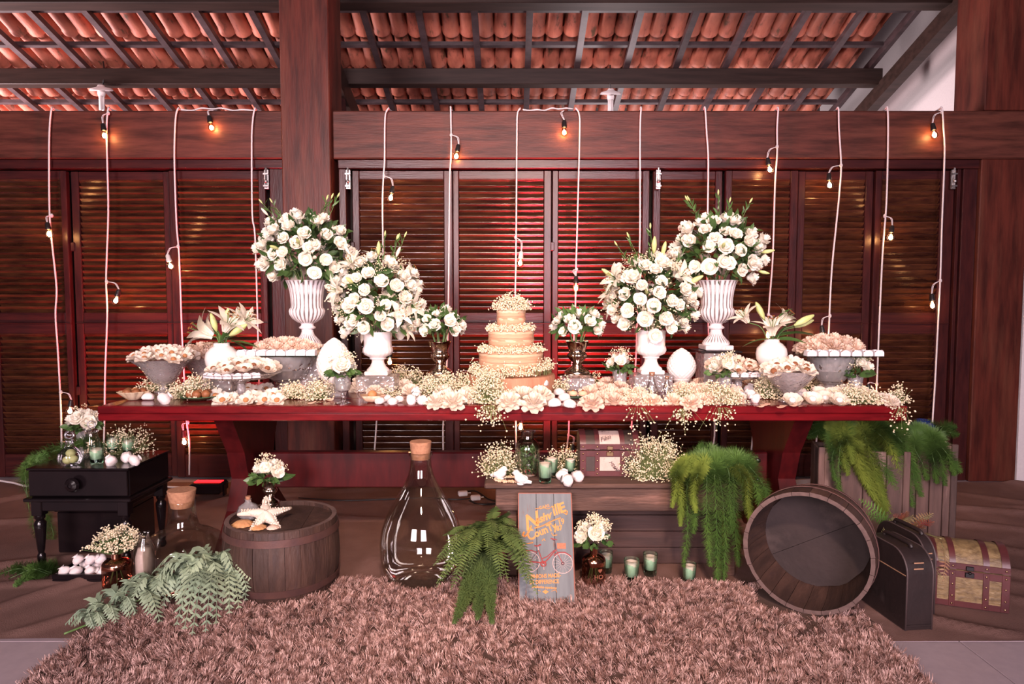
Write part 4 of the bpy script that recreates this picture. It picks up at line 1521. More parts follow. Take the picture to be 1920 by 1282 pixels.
row([(405, 748), (428, 738), (432, 756), (455, 748), (462, 757), (480, 741), (497, 756), (512, 747), (500, 735), (445, 730), (418, 757), (475, 752), (520, 757), (410, 738), (465, 735)], lambda p: sweet(p, 'golden-centred ivory cup below the low left cake stand', 'loose cups below the low left stand', 'open2', .040, (-.5, 0), CANDY_G))
row(spread(530, 605, 716, 745, 9, 31), lambda p: sweet(p, 'blush petal cup among babys breath left of the goblet', 'loose cups left of the clear goblet', 'full2', .036, (-.4, 0), None))
row(spread(672, 775, 712, 742, 13, 32), lambda p: sweet(p, 'ivory petal cup on the table before the left milk vase', 'loose cups before the left milk vase', 'full', .042, (-.45, 0), None))
row([(713, 757), (736, 758), (725, 752), (748, 754)], lambda p: marsh(p, 'smooth white marshmallow in front of the glass block', 'marshmallows before the glass block', .024))
row([(765, 757), (785, 752), (797, 758), (778, 744)], lambda p: bag(p, 'white wrapped sweet bag between marshmallows and wide cups', 'wrapped bags left of the cake', .030))
row([(818, 760), (838, 752), (850, 760), (868, 755), (832, 743), (876, 745)], lambda p: sweet(p, 'wide white petal cup at the edge left of the cake', 'wide white cups left of the cake', 'full', .050, (-.3, 0), None))
row([(955, 760), (985, 752), (1000, 762), (970, 748), (1012, 748)], lambda p: sweet(p, 'large cream petal cup before the cake slab', 'large cream cups before the cake', 'full', .056, (-.4, 0), None))
row([(1040, 762), (1058, 752), (1066, 764), (1022, 738), (1048, 742)], lambda p: marsh(p, 'white marshmallow piled right of the cake slab', 'marshmallows right of the cake slab', .030))
p = onz(1016, 742, ZT)
marsh((p.x, p.y, ZT + .05), 'white marshmallow topping the pile before the cake slab', None, .032)
row(spread(1105, 1175, 722, 762, 10, 33), lambda p: sweet(p, 'blush petal cup on the table before the right silver goblet', 'loose cups before the right silver goblet', 'full2', .046, (-.4, 0), None))
row([q for q in spread(1180, 1335, 722, 762, 28, 34) if not (1200 < q[0] < 1262 and q[1] < 755)], lambda p: sweet(p, 'blush petal cup on the table before the right milk vase', 'loose cups before the right milk vase', 'full2', .043, (-.45, 0), None))
row(spread(1335, 1395, 715, 758, 8, 35), lambda p: sweet(p, 'blush petal cup on the table before the low right stand', 'loose cups before the low right stand', 'open', .040, (-.4, 0), None))
row([(1392, 752), (1412, 748), (1424, 755), (1404, 738)], lambda p: bag(p, 'white wrapped sweet bag before the right glass bowl', 'wrapped bags before the glass bowl', .031))
row([(1484, 758), (1498, 748), (1522, 756), (1546, 754), (1572, 758), (1536, 745), (1560, 748)], lambda p: sweet(p, 'plump ring-shaped white cup at the right front edge', 'ring cups at the right front edge', 'round', .038, (-.5, 0), CANDY_W))
row(spread(1545, 1610, 722, 742, 8, 36), lambda p: sweet(p, 'petal cup behind the ring cups by the crystal pedestal', 'loose cups by the right crystal pedestal', 'full', .036, (-.3, 0), None))
row(spread(1612, 1688, 735, 760, 10, 37), lambda p: sweet(p, 'cream petal cup in babys breath at the right table end', 'loose cups at the right table end', 'full', .038, (-.4, 0), None))
row([(1380, 708), (1400, 706), (1415, 712)], lambda p: sweet(p, 'petal cup on the table behind the low right stand', 'cups behind the low right stand', 'full', .036, (-.4, 0), None))
row([(278, 750), (262, 747)], lambda p: marsh(p, 'white marshmallow beside the shell dish', 'marshmallows beside the shell dish', .028))
row([(300, 758)], lambda p: bag(p, 'white wrapped sweet bag at the table edge right of the shell dish', None, .036))
row([(352, 728), (372, 730), (385, 724)], lambda p: bag(p, 'white wrapped sweet bag left of the low left stand', 'wrapped bags left of the low stand', .030))
blush = pm('blush silk petal', (.80, .42, .30), (.86, .56, .44), rough=.6, scale=18)
PETAL = mesh_of('loose_petal', MB().add(leaf_vf(1, .75, .06, .15, 5)), blush, 0)
for i, (px, py) in enumerate(((1405, 758), (1425, 760), (1445, 758), (1462, 761), (1480, 762), (1500, 762), (1418, 763), (1455, 764), (575, 757), (596, 754), (612, 752), (560, 760), (478, 759))):
    p = onz(px, py, ZT)
    o = link('loose_petal', PETAL, None, mat4=Matrix.Translation((p.x, p.y, ZT + .004)) @ Matrix.Rotation(random.uniform(0, 6), 4, 'Z') @ Matrix.Rotation(-1.45, 4, 'X') @ Matrix.Scale(.045, 4))
    tag(o, ('blush silk petal flat on the table below the right glass bowl, %s laid' % ('leftmost', 'third', 'fourth', 'sixth', 'seventh', 'rightmost', 'second', 'fifth')[i]).replace(' laid', ' from the left').replace('leftmost from the left', 'leftmost').replace('rightmost from the left', 'rightmost') if i < 8 else 'blush silk petal on the table near the clear goblet, ' + ('third from the left', 'fourth from the left', 'rightmost', 'second from the left', 'leftmost')[i - 8], 'petal', 'petals below the glass bowl' if i < 8 else 'petals near the goblet')

# --- drifts of babys breath on the table
G = [(290, 735, 38, 30, 420, 'at the left table end, under the trumpet bowl'), (355, 748, 46, 42, 800, 'over the green plate on the left'), (548, 748, 34, 26, 420, 'below the left square plate'),
     (595, 750, 30, 34, 420, 'between the left square plate and the goblet'), (765, 722, 44, 36, 420, 'behind the sweets, right of the left milk vase'), (825, 742, 46, 44, 760, 'under the left silver goblet'),
     (868, 738, 28, 36, 460, 'between the left silver goblet and the cake'), (912, 758, 36, 66, 1300, 'thick against the cake slab at the table edge'), (1050, 738, 22, 30, 260, 'right of the cake slab'), (1105, 722, 40, 22, 420, 'under the right silver goblet'),
     (1200, 758, 40, 24, 480, 'among blush cups before the right milk vase'), (1280, 762, 32, 30, 520, 'at the table edge before the right pinecone'), (1350, 758, 46, 36, 780, 'before the rose tumbler on the right'),
     (1445, 748, 26, 48, 520, 'standing left of the footed glass bowl'), (1525, 732, 30, 18, 260, 'behind the ring cups'), (1610, 758, 50, 32, 640, 'along the right front edge'), (1692, 766, 20, 32, 170, 'spilling off the right table corner'), (730, 748, 26, 16, 130, 'among the marshmallows left')]
for i, (px, py, hw, hh, n, lab) in enumerate(G):
    p = onz(px, min(py, 757), ZT)
    k = p.y / F
    gyp_mound((p.x, p.y + .03, ZT + .001), (hw * k, min(.09, hw * k * .8), hh * k), int(n * 1.25), 'cream babys breath ' + lab, r=.0039, spread=.015)
# sprays hanging over the front edge
for px, py, n in ((920, 762, 130), (1280, 768, 80), (1350, 766, 60), (1195, 766, 40), (1690, 766, 50)):
    p = at(px, py, TY0 - .02)
    t = thing('hanging_babys_breath', 'babys breath sprig hanging over the table edge ' + {920: 'under the cake', 1280: 'before the right pinecone', 1350: 'before the rose tumbler', 1195: 'before the right milk vase', 1690: 'at the right corner'}[px], 'flowers', p)
    q = RNG.normal(size=(n, 3)) * np.array([.035, .012, .030]) + np.array([0, 0, -.035])
    q[:, 1] = np.minimum(q[:, 1], .012)
    blossoms('blossoms', t, q, .0042)
    stems_stuff('twigs', t, q[::3] * np.array([.4, .3, 0]) + np.array([0, 0, .005]), q[::3])
# ================================================================== UNDER AND AROUND THE TABLE
# ------------------------------------------------------------------ rough bench
BY, BZ = 2.98, .437
bx0, bx1 = at(908, 912, BY).x, at(1428, 912, BY).x
bench = thing('rustic_bench', 'low rough plank bench under the table, carrying the chest and candles', 'bench')
obj('seat_plank', box(bx0, bx1, BY, BY + .165, BZ - .022, BZ, .006), M['rustic'], bench)
obj('seat_plank', box(bx0 + .012, bx1 - .01, BY + .168, BY + .33, BZ - .022, BZ, .006), M['rustic'], bench)
obj('apron', box(bx0 + .05, bx1 - .03, BY + .012, BY + .04, BZ - .125, BZ - .023, .004), M['rustic'], bench)
obj('apron', box(bx0 + .05, bx1 - .03, BY + .29, BY + .318, BZ - .125, BZ - .023, .004), M['rustic'], bench)
for x in (bx0 + .10, bx1 - .14):
    for y in (BY + .042, BY + .245):
        obj('leg', box(x, x + .045, y, y + .043, 0.004, BZ - .023, .004), M['rustic'], bench)
darkplank = pm('dark crate board', (.060, .027, .022), (.035, .016, .014), rough=.75, scale=4, stretch=(.7, 5, 6), bump=.3)
for k in range(4):
    obj('back_board', box(bx0 + .30, bx1 - .145, BY + .18, BY + .198, .008 + k * .078, .083 + k * .078, .003), darkplank, bench)

# sign leaning on the bench
sgA, sgB = onz(973, 1127, .02), onz(1078, 1127, .02)
sw = sgB.x - sgA.x
sgY = sgA.y
lean = math.atan2(BY - sgY - .004, BZ)
sh = .455
sign = thing('wooden_sign', 'grey blue plank sign with orange lettering and a red bicycle, leaning on the bench', 'sign', (sgA.x, sgY - .016, .014))
sign.rotation_euler = (-lean, 0, 0)
signblue = pm('weathered blue paint', (.150, .165, .175), (.115, .125, .135), rough=.7, scale=5, stretch=(8, 8, 1), wear=(.16, .075, .05), wear_scale=7, wear_at=(.60, .70))
signedge = pm('worn red sign edge', (.30, .10, .065), (.22, .09, .07), rough=.8, scale=14)
for k in range(3):
    obj('plank', box(sw * k / 3 + .0007, sw * (k + 1) / 3 - .0007, 0, .014, 0, sh, .0012), signblue, sign)
for x in (0, sw):
    obj('worn_edge', box(x - .0025, x + .0025, -.0006, .0145, 0, sh, .001), signedge, sign)
obj('worn_edge', box(0, sw, -.0006, .0145, sh - .002, sh + .0025, .001), signedge, sign)
orange = pm('orange sign paint', (.66, .27, .065), (.54, .21, .06), rough=.7, scale=40)
redp = pm('red sign paint', (.34, .045, .040), (.26, .05, .05), rough=.7, scale=40)
palep = pm('pale sign paint', (.58, .42, .40), (.48, .34, .33), rough=.7, scale=40)


def sx(px):
    return (px - 973) / 105.0 * sw


def sz(py):
    return (1127 - py) / 215.0 * sh


def text(body, px, py, hpx, mat, rot=0.0, shear=0.0, parent=sign, wfac=1.0, bold=.0, nm='lettering', y=-.0008):
    cu = bpy.data.curves.new(nm, 'FONT')
    cu.body = body
    cu.size = hpx / 215.0 * sh * 1.38
    cu.shear = shear
    cu.extrude = .0004
    cu.offset = bold * 1.5 + .0002
    cu.materials.append(mat)
    cu.resolution_u = 3
    o = link(nm, cu, parent, loc=(sx(px), y, sz(py)))
    o.rotation_euler = Euler((PI / 2, 0, 0)).to_matrix().to_4x4().to_euler()
    o.rotation_euler.y = -rot
    o.scale = (wfac, 1, 1)
    return o


r = math.radians(22)
text('CARS', 1014, 945, 6, orange, math.radians(14), .0, wfac=1.1)
text('N', 987, 988, 30, orange, r, .35, wfac=.95, bold=.0012)
text('ashv', 1007, 975, 15, orange, r, .35, wfac=.95, bold=.0010)
text('ill', 1042, 958, 21, orange, r, .2, wfac=.85, bold=.0010)
text('E', 1056, 953, 20, orange, r, .1, wfac=.95, bold=.0010)
text('C', 992, 1008, 21, orange, r, .1, wfac=.8, bold=.0008)
text('ounTy', 1006, 1001, 15, orange, r, .05, wfac=.88, bold=.0008)
text('19', 1051, 977, 11, orange, math.radians(16), .1, wfac=.9, bold=.0004)
text('87', 1047, 988, 10, orange, math.radians(8), .0, wfac=.9, bold=.0004)
text('OPINIONS MADE-', 989, 1080, 7.5, orange, math.radians(3), .0, wfac=.80, bold=.0003)
text('BY DIFFERENCE', 993, 1090, 7.5, orange, math.radians(2), .0, wfac=.80, bold=.0003)
text('production experience', 998, 1096, 4.6, orange, math.radians(-4), .25, wfac=.80, bold=.0002)
mbp = MB()
Yp = -.0007


def stroke(pts, rpx, mat_i=0, target=None):
    (target or mbp).add(tube([(sx(a), Yp, sz(b)) for a, b in pts], rpx / 215.0 * sh, 5), mi=mat_i)


# orange swashes and the small diamond
for pts, rr in (([(984, 990), (981, 996), (985, 999), (992, 992), (998, 978)], 2.0), ([(1004, 983), (1020, 978), (1040, 968), (1056, 962)], 1.4), ([(978, 1022), (983, 1015), (992, 1013), (1001, 1011)], 1.2), ([(1037, 992), (1040, 997), (1048, 996)], 1.0),
                ([(1006, 944), (1022, 942), (1032, 944), (1040, 938)], .7), ([(1061, 951), (1068, 955), (1069, 948)], 1.3), ([(1018, 1008), (1022, 1004), (1024, 1008)], .9), ([(1009, 1101), (1014, 1103)], .6), ([(1034, 1103), (1042, 1101), (1044, 1105)], .6)):
    stroke([tuple(q)[:2] for q in [(v.x, v.y) for v in smooth_path([Vector((a, b, 0)) for a, b in pts], 5)]], rr)
mbp.add(prism([(sx(1017), 0), (sx(1023), 4 / 215 * sh), (sx(1029), 0), (sx(1023), -4 / 215 * sh)], 0, .0008), Matrix.Translation((0, Yp, sz(1104))) @ Matrix.Rotation(PI / 2, 4, 'X'))
obj('swash', mbp, orange, sign)
bike = MB()


def ring(c, rad, rp, mi):
    pts = [(c[0] + rad * math.cos(2 * PI * k / 28), c[1] + rad * math.sin(2 * PI * k / 28)) for k in range(29)]
    stroke(pts, rp, mi, bike)


for c in ((994, 1048), (1057, 1051)):
    ring(c, 19, .8, 1)
    ring(c, 2.2, 1.2, 2)
    for k in range(16):
        a = 2 * PI * k / 16
        stroke([c, (c[0] + 18.5 * math.cos(a), c[1] + 18.5 * math.sin(a))], .22, 1, bike)
A, B_, S_, HD, Q = (994, 1048), (1020, 1052), (1011, 1026), (1045, 1024), (1057, 1051)
for pts, rr, mi in (([A, (1020, 1050), B_], 1.6, 0), ([S_, B_], 1.2, 0), ([B_, (1030, 1042), (1043, 1027), HD], 1.3, 0), ([(1016, 1043), (1028, 1038), (1041, 1026)], 1.0, 0), ([A, S_], .7, 2), ([HD, (1048, 1033), Q], .9, 0),
                    ([HD, (1043, 1008), (1038, 1005)], .8, 2), ([(1035, 1003), (1047, 1006)], 1.1, 0), ([S_, (1010, 1018)], .9, 1), ([(1003, 1017), (1009, 1018), (1016, 1015)], 1.6, 0), ([B_, (1021, 1063)], .8, 1),
                    ([(976, 1035), (985, 1027), (997, 1026), (1008, 1030)], 1.1, 0), ([(1040, 1036), (1050, 1030), (1062, 1030), (1074, 1038)], 1.1, 0), ([(977, 1024), (982, 1025)], 2.4, 2)):
    stroke(pts, rr, mi, bike)
ring(B_, 4.5, 1.4, 0)
obj('bicycle_print', bike, [redp, palep, pm('dark sign paint', (.10, .05, .06), rough=.7)], sign)
mb = MB().add(box(sx(1047), sx(1064), Yp - .0006, Yp + .0006, sz(1023), sz(1012)))
obj('basket_print', mb, pm('basket print', (.52, .17, .09), (.40, .12, .07), rough=.8, scale=200), sign)


# ------------------------------------------------------------------ candles
wax = pm('green wax', (.46, .60, .43), (.36, .52, .35), rough=.5, scale=7, sss=.3)
waxtop = pm('cream wax', (.78, .66, .56), (.68, .55, .45), rough=.55, scale=12, sss=.2)


def candle(px, py, Z, hpx, label, fill=.62):
    p = onz(px, py, Z)
    k = p.y / F
    h, r = hpx * k, .34 * hpx * k
    t = thing('candle_glass', label, 'candle', (p.x, p.y, Z + .001))
    obj('glass', lathe([(0, .002), (r * .82, 0), (r * .86, .006), (r, h), (r * .96, h), (r * .80, .010), (0, .010)], 28, cap=False), M['greenglass'] if Z < 5 else M['glass'], t, 40)
    z0 = h * .28
    obj('wax', lathe([(0, z0), (r * .80, z0), (r * .90, h * fill), (r * .86, h * fill + .004), (r * .5, h * fill + .006), (0, h * fill + .003)], 22, lambda kk, a: 1 + .03 * math.sin(3 * a + kk), cap=False), wax, t, 0)
    obj('wax_crust', lathe([(r * .88, h * fill - .004), (r * .86, h * fill + .009), (r * .6, h * fill + .012), (r * .3, h * fill + .008), (0, h * fill + .008)], 22, lambda kk, a: 1 + .04 * math.sin(4 * a + 2 * kk), cap=False), waxtop, t, 0)
    obj('water', lathe([(0, .011), (r * .78, .011), (r * .82, z0 - .001), (0, z0 - .001)], 20, cap=False), M['greenwater'], t, 40)  # reflection low in the glass, built as a dark tinted plug
    return t


candle(1022, 905, BZ, 40, 'green glass candle at the front of the bench, behind the sign', .84)
candle(1034, 894, BZ, 36, 'green glass candle half hidden behind the front bench candle', .88)
candle(1069, 890, BZ, 30, 'pale green candle behind the white bags on the bench', .86)
candle(1184, 1090, .006, 44, 'green candle on the floor, between the copper vase and the middle candle', .78)
candle(1219, 1077, .006, 42, 'green candle on the floor set further back under the bench', .74)
candle(1292, 1094, .006, 40, 'lit-looking green candle on the floor beside the hanging fern', .78)
candle(1136, 1072, .006, 40, 'green candle half hidden behind the copper flower bottle', .74)
for i, (px, py) in enumerate(((1052, 902), (1072, 908), (1090, 900))):
    p = onz(px, py, BZ)
    bag((p.x, p.y, BZ + .002), 'white cloth sweet bag on the bench before the chest, ' + ('leftmost', 'middle', 'rightmost')[i] + ' of three', 'bags on the bench', .034, .25)

# doves on a bed of pearls
for px, py, rz, lab in ((940, 899, 2.6, 'white ceramic dove at the back of the bench pearls, facing right'), (974, 908, -.35, 'white ceramic dove at the bench edge with its tail to the right')):
    p = onz(px, py, BZ)
    s = .027
    t = thing('ceramic_dove', lab, 'ornament', (p.x, p.y, BZ + .001), rz)
    mb = MB()
    path = [(-1.0, 0, 1.3), (-.85, 0, 1.75), (-.55, 0, 1.95), (-.3, 0, 1.55), (.1, 0, 1.0), (.8, 0, .68), (1.5, 0, .55), (2.1, 0, .5)]
    mb.add(tube(smooth_path([Vector(q) * s for q in path[1:]], 4), [s * q for q in np.interp(np.linspace(0, 1, 25), [0, .12, .25, .4, .6, .8, 1], [.22, .44, .48, .80, .78, .34, .24])], 14))
    mb.add(ball(s * .50, 12, 8), T(-.62 * s, 0, 1.85 * s))
    mb.add(lathe([(0, 0), (s * .6, 0), (s * .62, s * .25), (0, s * .4)], 14, cap=False), T(.2 * s, 0, 0))
    obj('body', mb, M['matteceramic'], t, 0)
    obj('beak', lathe([(s * .14, 0), (0, s * .35)], 8), M['matteceramic'], t, 30, mat4=aim((-1.05 * s, 0, 1.82 * s), (-1, 0, -.25)))
    for sy in (-1, 1):
        obj('wing', ball(s, 12, 8, (.85, .16, .42)), M['matteceramic'], t, 0, loc=(.45 * s, sy * .68 * s, 1.05 * s), rot=(0, .25, 0))
p = onz(955, 900, BZ)
t = thing('pearl_string', 'coil of cream pearls under the two white doves', 'pearls', (p.x, p.y, BZ))
pts = [(.085 * math.cos(a) * (.5 + .06 * a / 2), .055 * math.sin(a) * (.6 + .05 * a / 2), .0055) for a in np.linspace(0, 13, 90)]
blossoms('pearls', t, np.array(pts), .0062, 'icing')
t['kind'] = 'thing'
p = onz(990, 893, BZ)
tag(obj('flat_shell', ball(.022, 14, 6, (1.6, .8, .22)), M['petal2'], None, 0, loc=(p.x, p.y, BZ + .006)), 'flat blush shell right of the doves on the bench', 'shell')

# apothecary jar with moss
p = onz(988, 893, BZ)
jy = p.y + .03
jar = thing('apothecary_jar', 'clear glass jar of green sprigs on the bench beside the doves', 'jar', (at(989, 893, jy).x, jy, BZ + .001))
obj('glass', lathe([(0, .003), (.05, .0), (.056, .008), (.058, .12), (.054, .148), (.034, .166), (.030, .172), (.030, .196), (.038, .200), (.038, .208), (.030, .208), (.028, .172), (.05, .146), (.054, .12), (.052, .01), (0, .008)], 36, cap=False), M['glass'], jar, 40)
cs = RNG.uniform(-1, 1, (420, 3)) * np.array([.040, .040, .06]) + np.array([0, 0, .072])
leaves_stuff('sprigs', jar, M['leaf'], cs, RNG.normal(size=(420, 3)), np.full(420, .017), W=.4)
for (px, py, hw, hh, n, lab) in ((938, 893, 40, 56, 900, 'left of the jar on the bench'), (1060, 884, 40, 40, 420, 'behind the candles on the bench'), (1226, 900, 62, 84, 1500, 'right of the postcard chest on the bench')):
    q = onz(px, py, BZ)
    k = q.y / F
    gyp_mound((q.x, min(q.y + .04, BY + .25), BZ + .001), (hw * k, .08, hh * k), n, 'bushy babys breath ' + lab, r=.0034, spread=.02)


# ------------------------------------------------------------------ chests
leather = pm('oxblood leather', (.105, .026, .026), (.07, .018, .02), rough=.4, scale=12, bump=.15)
brass = pm('aged brass', (.60, .42, .24), (.4, .26, .14), rough=.3, metal=1.0, scale=30)


def chest(loc, rz, W, D, hb, hl, body, name, label, maps=False):
    t = thing(name, label, 'chest', loc, rz)
    obj('body', box(-W / 2, W / 2, 0, D, 0, hb, .004), body, t)

    def lid(u, v):
        a = PI * v
        return (-W / 2 + W * u, D / 2 - D / 2 * math.cos(a), hb + .004 + hl * math.sin(a))
    mb = MB().add(gridsurf(lid, 1, 18))
    for xx, fl in ((-W / 2, 1), (W / 2, -1)):
        pts = [(D / 2 - D / 2 * math.cos(PI * k / 18), hb + .004 + hl * math.sin(PI * k / 18)) for k in range(19)]
        mb.add(([(xx, a, b) for a, b in pts], [tuple(range(19))[::fl]]))
    ld = obj('lid', mb, body, t, 40)

    def strap(x, w_, e=.0035):
        m1 = MB()
        n = 18
        v, f = [], []
        for k in range(n + 1):
            a = PI * k / n
            for xx in (x - w_ / 2, x + w_ / 2):
                v.append((xx, D / 2 - (D / 2 + e) * math.cos(a), hb + .004 + (hl + e) * math.sin(a)))
        f = [(2 * k, 2 * k + 1, 2 * k + 3, 2 * k + 2) for k in range(n)]
        m1.add((v, f))
        s1 = obj('strap', m1, leather, ld, 40)
        obj('strap', box(x - w_ / 2, x + w_ / 2, -e, 0, 0, hb, .001), leather, t)
    for x in (-W / 2 + .014, -W * .21, W * .21, W / 2 - .014):
        strap(x, .028 if abs(x) > W * .3 else .022)
    for z0, z1 in ((hb - .028, hb), (0, .024)):
        obj('band', box(-W / 2, W / 2, -.0025, 0, z0, z1, .001), leather, t)
    obj('lid_band', box(-W / 2, W / 2, -.003, .001, hb + .005, hb + .030, .001), leather, ld)
    lt = obj('latch', MB().add(box(-.016, .016, -.008, -.002, hb - .024, hb - .004, .002)).add(box(-.014, .014, -.009, -.002, hb + .004, hb + .022, .002)).add(ball(.006, 8, 6), T(0, -.010, hb - .004)), brass if maps else M['black'], t, 40)
    for x in (-W / 2 + .014, -W * .21, W * .21, W / 2 - .014):
        for z in (.012, hb * .30, hb * .62, hb - .014, hb + .018):
            obj('stud', ball(.0042, 8, 5, (1, .6, 1)), brass, t, 0, loc=(x, -.0045, z))
    if maps:
        card_ = pm('printed postcard', (.56, .42, .36), (.46, .33, .28), rough=.7, scale=18, wear=(.20, .12, .11), wear_scale=26, wear_at=(.6, .68))
        ink = pm('brown ink', (.07, .04, .04), rough=.8)
        obj('postcard', box(-W * .17, W * .17, -.0015, 0, .026, hb - .030), card_, t)

        def pc(u, v):
            a = PI * (.10 + .34 * v)
            return (-W * .17 + W * .34 * u, D / 2 - (D / 2 + .002) * math.cos(a), hb + .004 + (hl + .002) * math.sin(a))
        obj('postcard', MB().add(gridsurf(pc, 1, 8)), card_, ld, 0)
        for i, (x, z, rt) in enumerate(((-.005, hb - .055, -.9), (.006, hb - .068, -.9), (.018, hb - .08, -.9))):
            cu = bpy.data.curves.new('handwriting', 'FONT')
            cu.body = ('MUs', 'MaR', 'AAA')[i]
            cu.size, cu.shear, cu.extrude = .022, .3, .0003
            cu.materials.append(ink)
            o = link('handwriting', cu, t, loc=(x, -.0022, z))
            o.rotation_euler = (PI / 2, -rt, 0)
        cu = bpy.data.curves.new('handwriting', 'FONT')
        cu.body = 'Film'
        cu.size, cu.shear, cu.extrude = .030, .3, .0003
        cu.materials.append(ink)
        o = link('handwriting', cu, t, loc=(-.042, -.0015, hb + .040))
        o.rotation_euler = (PI / 2 - .38, -.35, 0)
    return t


p = onz(1143, 893, BZ)
wv = 113 * p.y / F
chest((p.x, p.y, BZ + .001), .0, wv, .17, .120, .075, pm('dark chest leatherette', (.050, .032, .024), (.035, .02, .016), rough=.5, scale=20), 'postcard_chest', 'small domed chest with pale postcard panels and oxblood straps on the bench', True)
woven = pm('woven gold raffia', (.28, .19, .085), (.12, .075, .035), rough=.5, scale=26, stretch=(1, 1, 2.2), bump=.5, wear=(.36, .26, .13), wear_scale=16)
q = (onz(1740, 1128, .008) + onz(1893, 1153, .008)) / 2
chest((q.x, q.y, .010), -.36, (onz(1893, 1153, .008) - onz(1740, 1128, .008)).length, .20, .150, .092, woven, 'raffia_chest', 'gold woven domed chest with oxblood straps on the floor at the right')


# ------------------------------------------------------------------ suitcase pair standing on edge
suit = pm('worn brown leatherette', (.024, .014, .014), (.016, .010, .010), rough=.5, scale=9, wear=(.060, .04, .04), wear_scale=6, wear_at=(.6, .8), bump=.12, bscale=60)


def suitcase(loc, rz, tx, D, h, label):
    t = thing('suitcase', label, 'suitcase', loc, rz)
    rr = .085
    poly = [(0, 0), (D, 0), (D, h - rr)] + [(D - rr + rr * math.cos(a), h - rr + rr * math.sin(a)) for a in [PI / 2 * k / 7 for k in range(1, 8)]] + [(rr - rr * math.sin(a), h - rr + rr * math.cos(a)) for a in [PI / 2 * k / 7 for k in range(8)]]
    v, f = prism(poly, 0, tx)
    obj('shell', ([(c, a, b) for a, b, c in v], f), suit, t, 30)
    for xx in (.004, tx - .004):                                  # stitched piping round both faces
        pts = [(xx, a, b) for a, b in poly] + [(xx, poly[0][0], poly[0][1])]
        obj('piping', tube(pts, .0035, 6), pm('case piping', (.075, .05, .05), rough=.5) if 'case piping' not in bpy.data.materials else bpy.data.materials['case piping'], t, 0)
    obj('lid_seam', box(-.0015, .0015, .004, D * .9, h * .70, h * .712), pm('tan seam', (.40, .22, .13), rough=.7, scale=20), t)
    obj('base_strip', box(.006, tx - .006, -.004, .0, .012, .02, .001), suit, t)
    obj('handle', tube(smooth_path([(tx / 2, D * .18, h), (tx / 2, D * .22, h + .012), (tx / 2, D * .45, h + .014), (tx / 2, D * .68, h + .012), (tx / 2, D * .72, h)], 5), .008, 8), suit, t, 0)
    for a, b in ((-.0022, .255), (-.0022, .232)):
        obj('scuff', box(tx * .25, tx * .6, a, 0, b, b + .005, .001), bpy.data.materials['tan seam'], t)
    return t


q = onz(1696, 1182, .008)
suitcase((q.x, q.y, .009), .10, .112, .30, .295, 'dark brown leatherette suitcase standing on edge beside the tilted barrel')
suitcase((q.x + .128, q.y + .10, .009), .10, .05, .30, .312, 'slimmer dark suitcase standing between the front suitcase and the raffia chest')


# ------------------------------------------------------------------ barrels
def barrel(loc, rot, prof, n, thick, hoops, head_z, label, open_=False, name='half_barrel'):
    """staves are single curved boards; prof = (radius, z) from bottom to rim"""
    t = thing(name, label, 'barrel', loc)
    t.rotation_euler = rot
    m = len(prof)
    for i in range(n):
        a0, a1 = 2 * PI * (i + .012) / n, 2 * PI * (i + .988) / n
        e = random.uniform(-.0015, .002)
        v = []
        for r, z in prof:
            for a in (a0, (a0 + a1) / 2, a1):
                v.append(((r + e) * math.cos(a), (r + e) * math.sin(a), z))
            for a in (a1, (a0 + a1) / 2, a0):
                v.append(((r - thick) * math.cos(a), (r - thick) * math.sin(a), z))
        f = []
        for k in range(m - 1):
            for j in range(6):
                f.append((k * 6 + j, k * 6 + (j + 1) % 6, (k + 1) * 6 + (j + 1) % 6, (k + 1) * 6 + j))
        f.append((5, 4, 3, 2, 1, 0))
        f.append(tuple((m - 1) * 6 + j for j in range(6)))
        mi = [0] * (len(f) - 1) + [1]
        mb = MB().add((v, f))
        mb.m = mi
        obj('stave', mb, [M['stave'], M['rimwood']], t, 30)
    zs = [z for r, z in prof]
    rs = [r for r, z in prof]
    for z0, z1 in hoops:
        pr = [(np.interp(z, zs, rs) + d, z) for z, d in ((z0, .0015), (z0, .005), (z1, .005), (z1, .0015))]
        obj('hoop', lathe(pr, 48, cap=False), M['hoop'], t, 40)
    R = np.interp(head_z, zs, rs) - thick - .001
    for k in range(4 if not open_ else 2):
        q = 4 if not open_ else 2
        lo, hi = -R + 2 * R * k / q + .0008, -R + 2 * R * (k + 1) / q - .0008
        xs = np.linspace(lo, hi, 9)
        up = [(x, math.sqrt(max(0, R * R - x * x))) for x in xs]
        poly = up[::-1] + [(x, -yv_) for x, yv_ in up]
        poly = [p_ for i_, p_ in enumerate(poly) if i_ == 0 or (abs(p_[0] - poly[i_ - 1][0]) + abs(p_[1] - poly[i_ - 1][1])) > 1e-6]
        obj('head_plank', prism(poly[::-1] if False else poly, head_z - .012, head_z), headwood if open_ else M['stave'], t, None)
    return t


headwood = pm('weathered barrel head', (.034, .020, .019), (.021, .012, .012), rough=.8, scale=5, wear=(.062, .040, .038), wear_scale=4, bump=.2, bscale=40)
p = onz(530, 1138, 0)
bcy = p.y + .19
bl = barrel((at(530, 1050, bcy).x, bcy, .006), (0, 0, .1), [(.212, 0), (.226, .04), (.238, .09), (.244, .15), (.241, .21), (.236, .26), (.231, .312)], 24, .02, ((.045, .075), (.255, .285)), .295, 'upright oak half barrel left of the demijohn, holding a starfish')
BLX, BLY, BLZ = bl.location.x, bl.location.y, .302
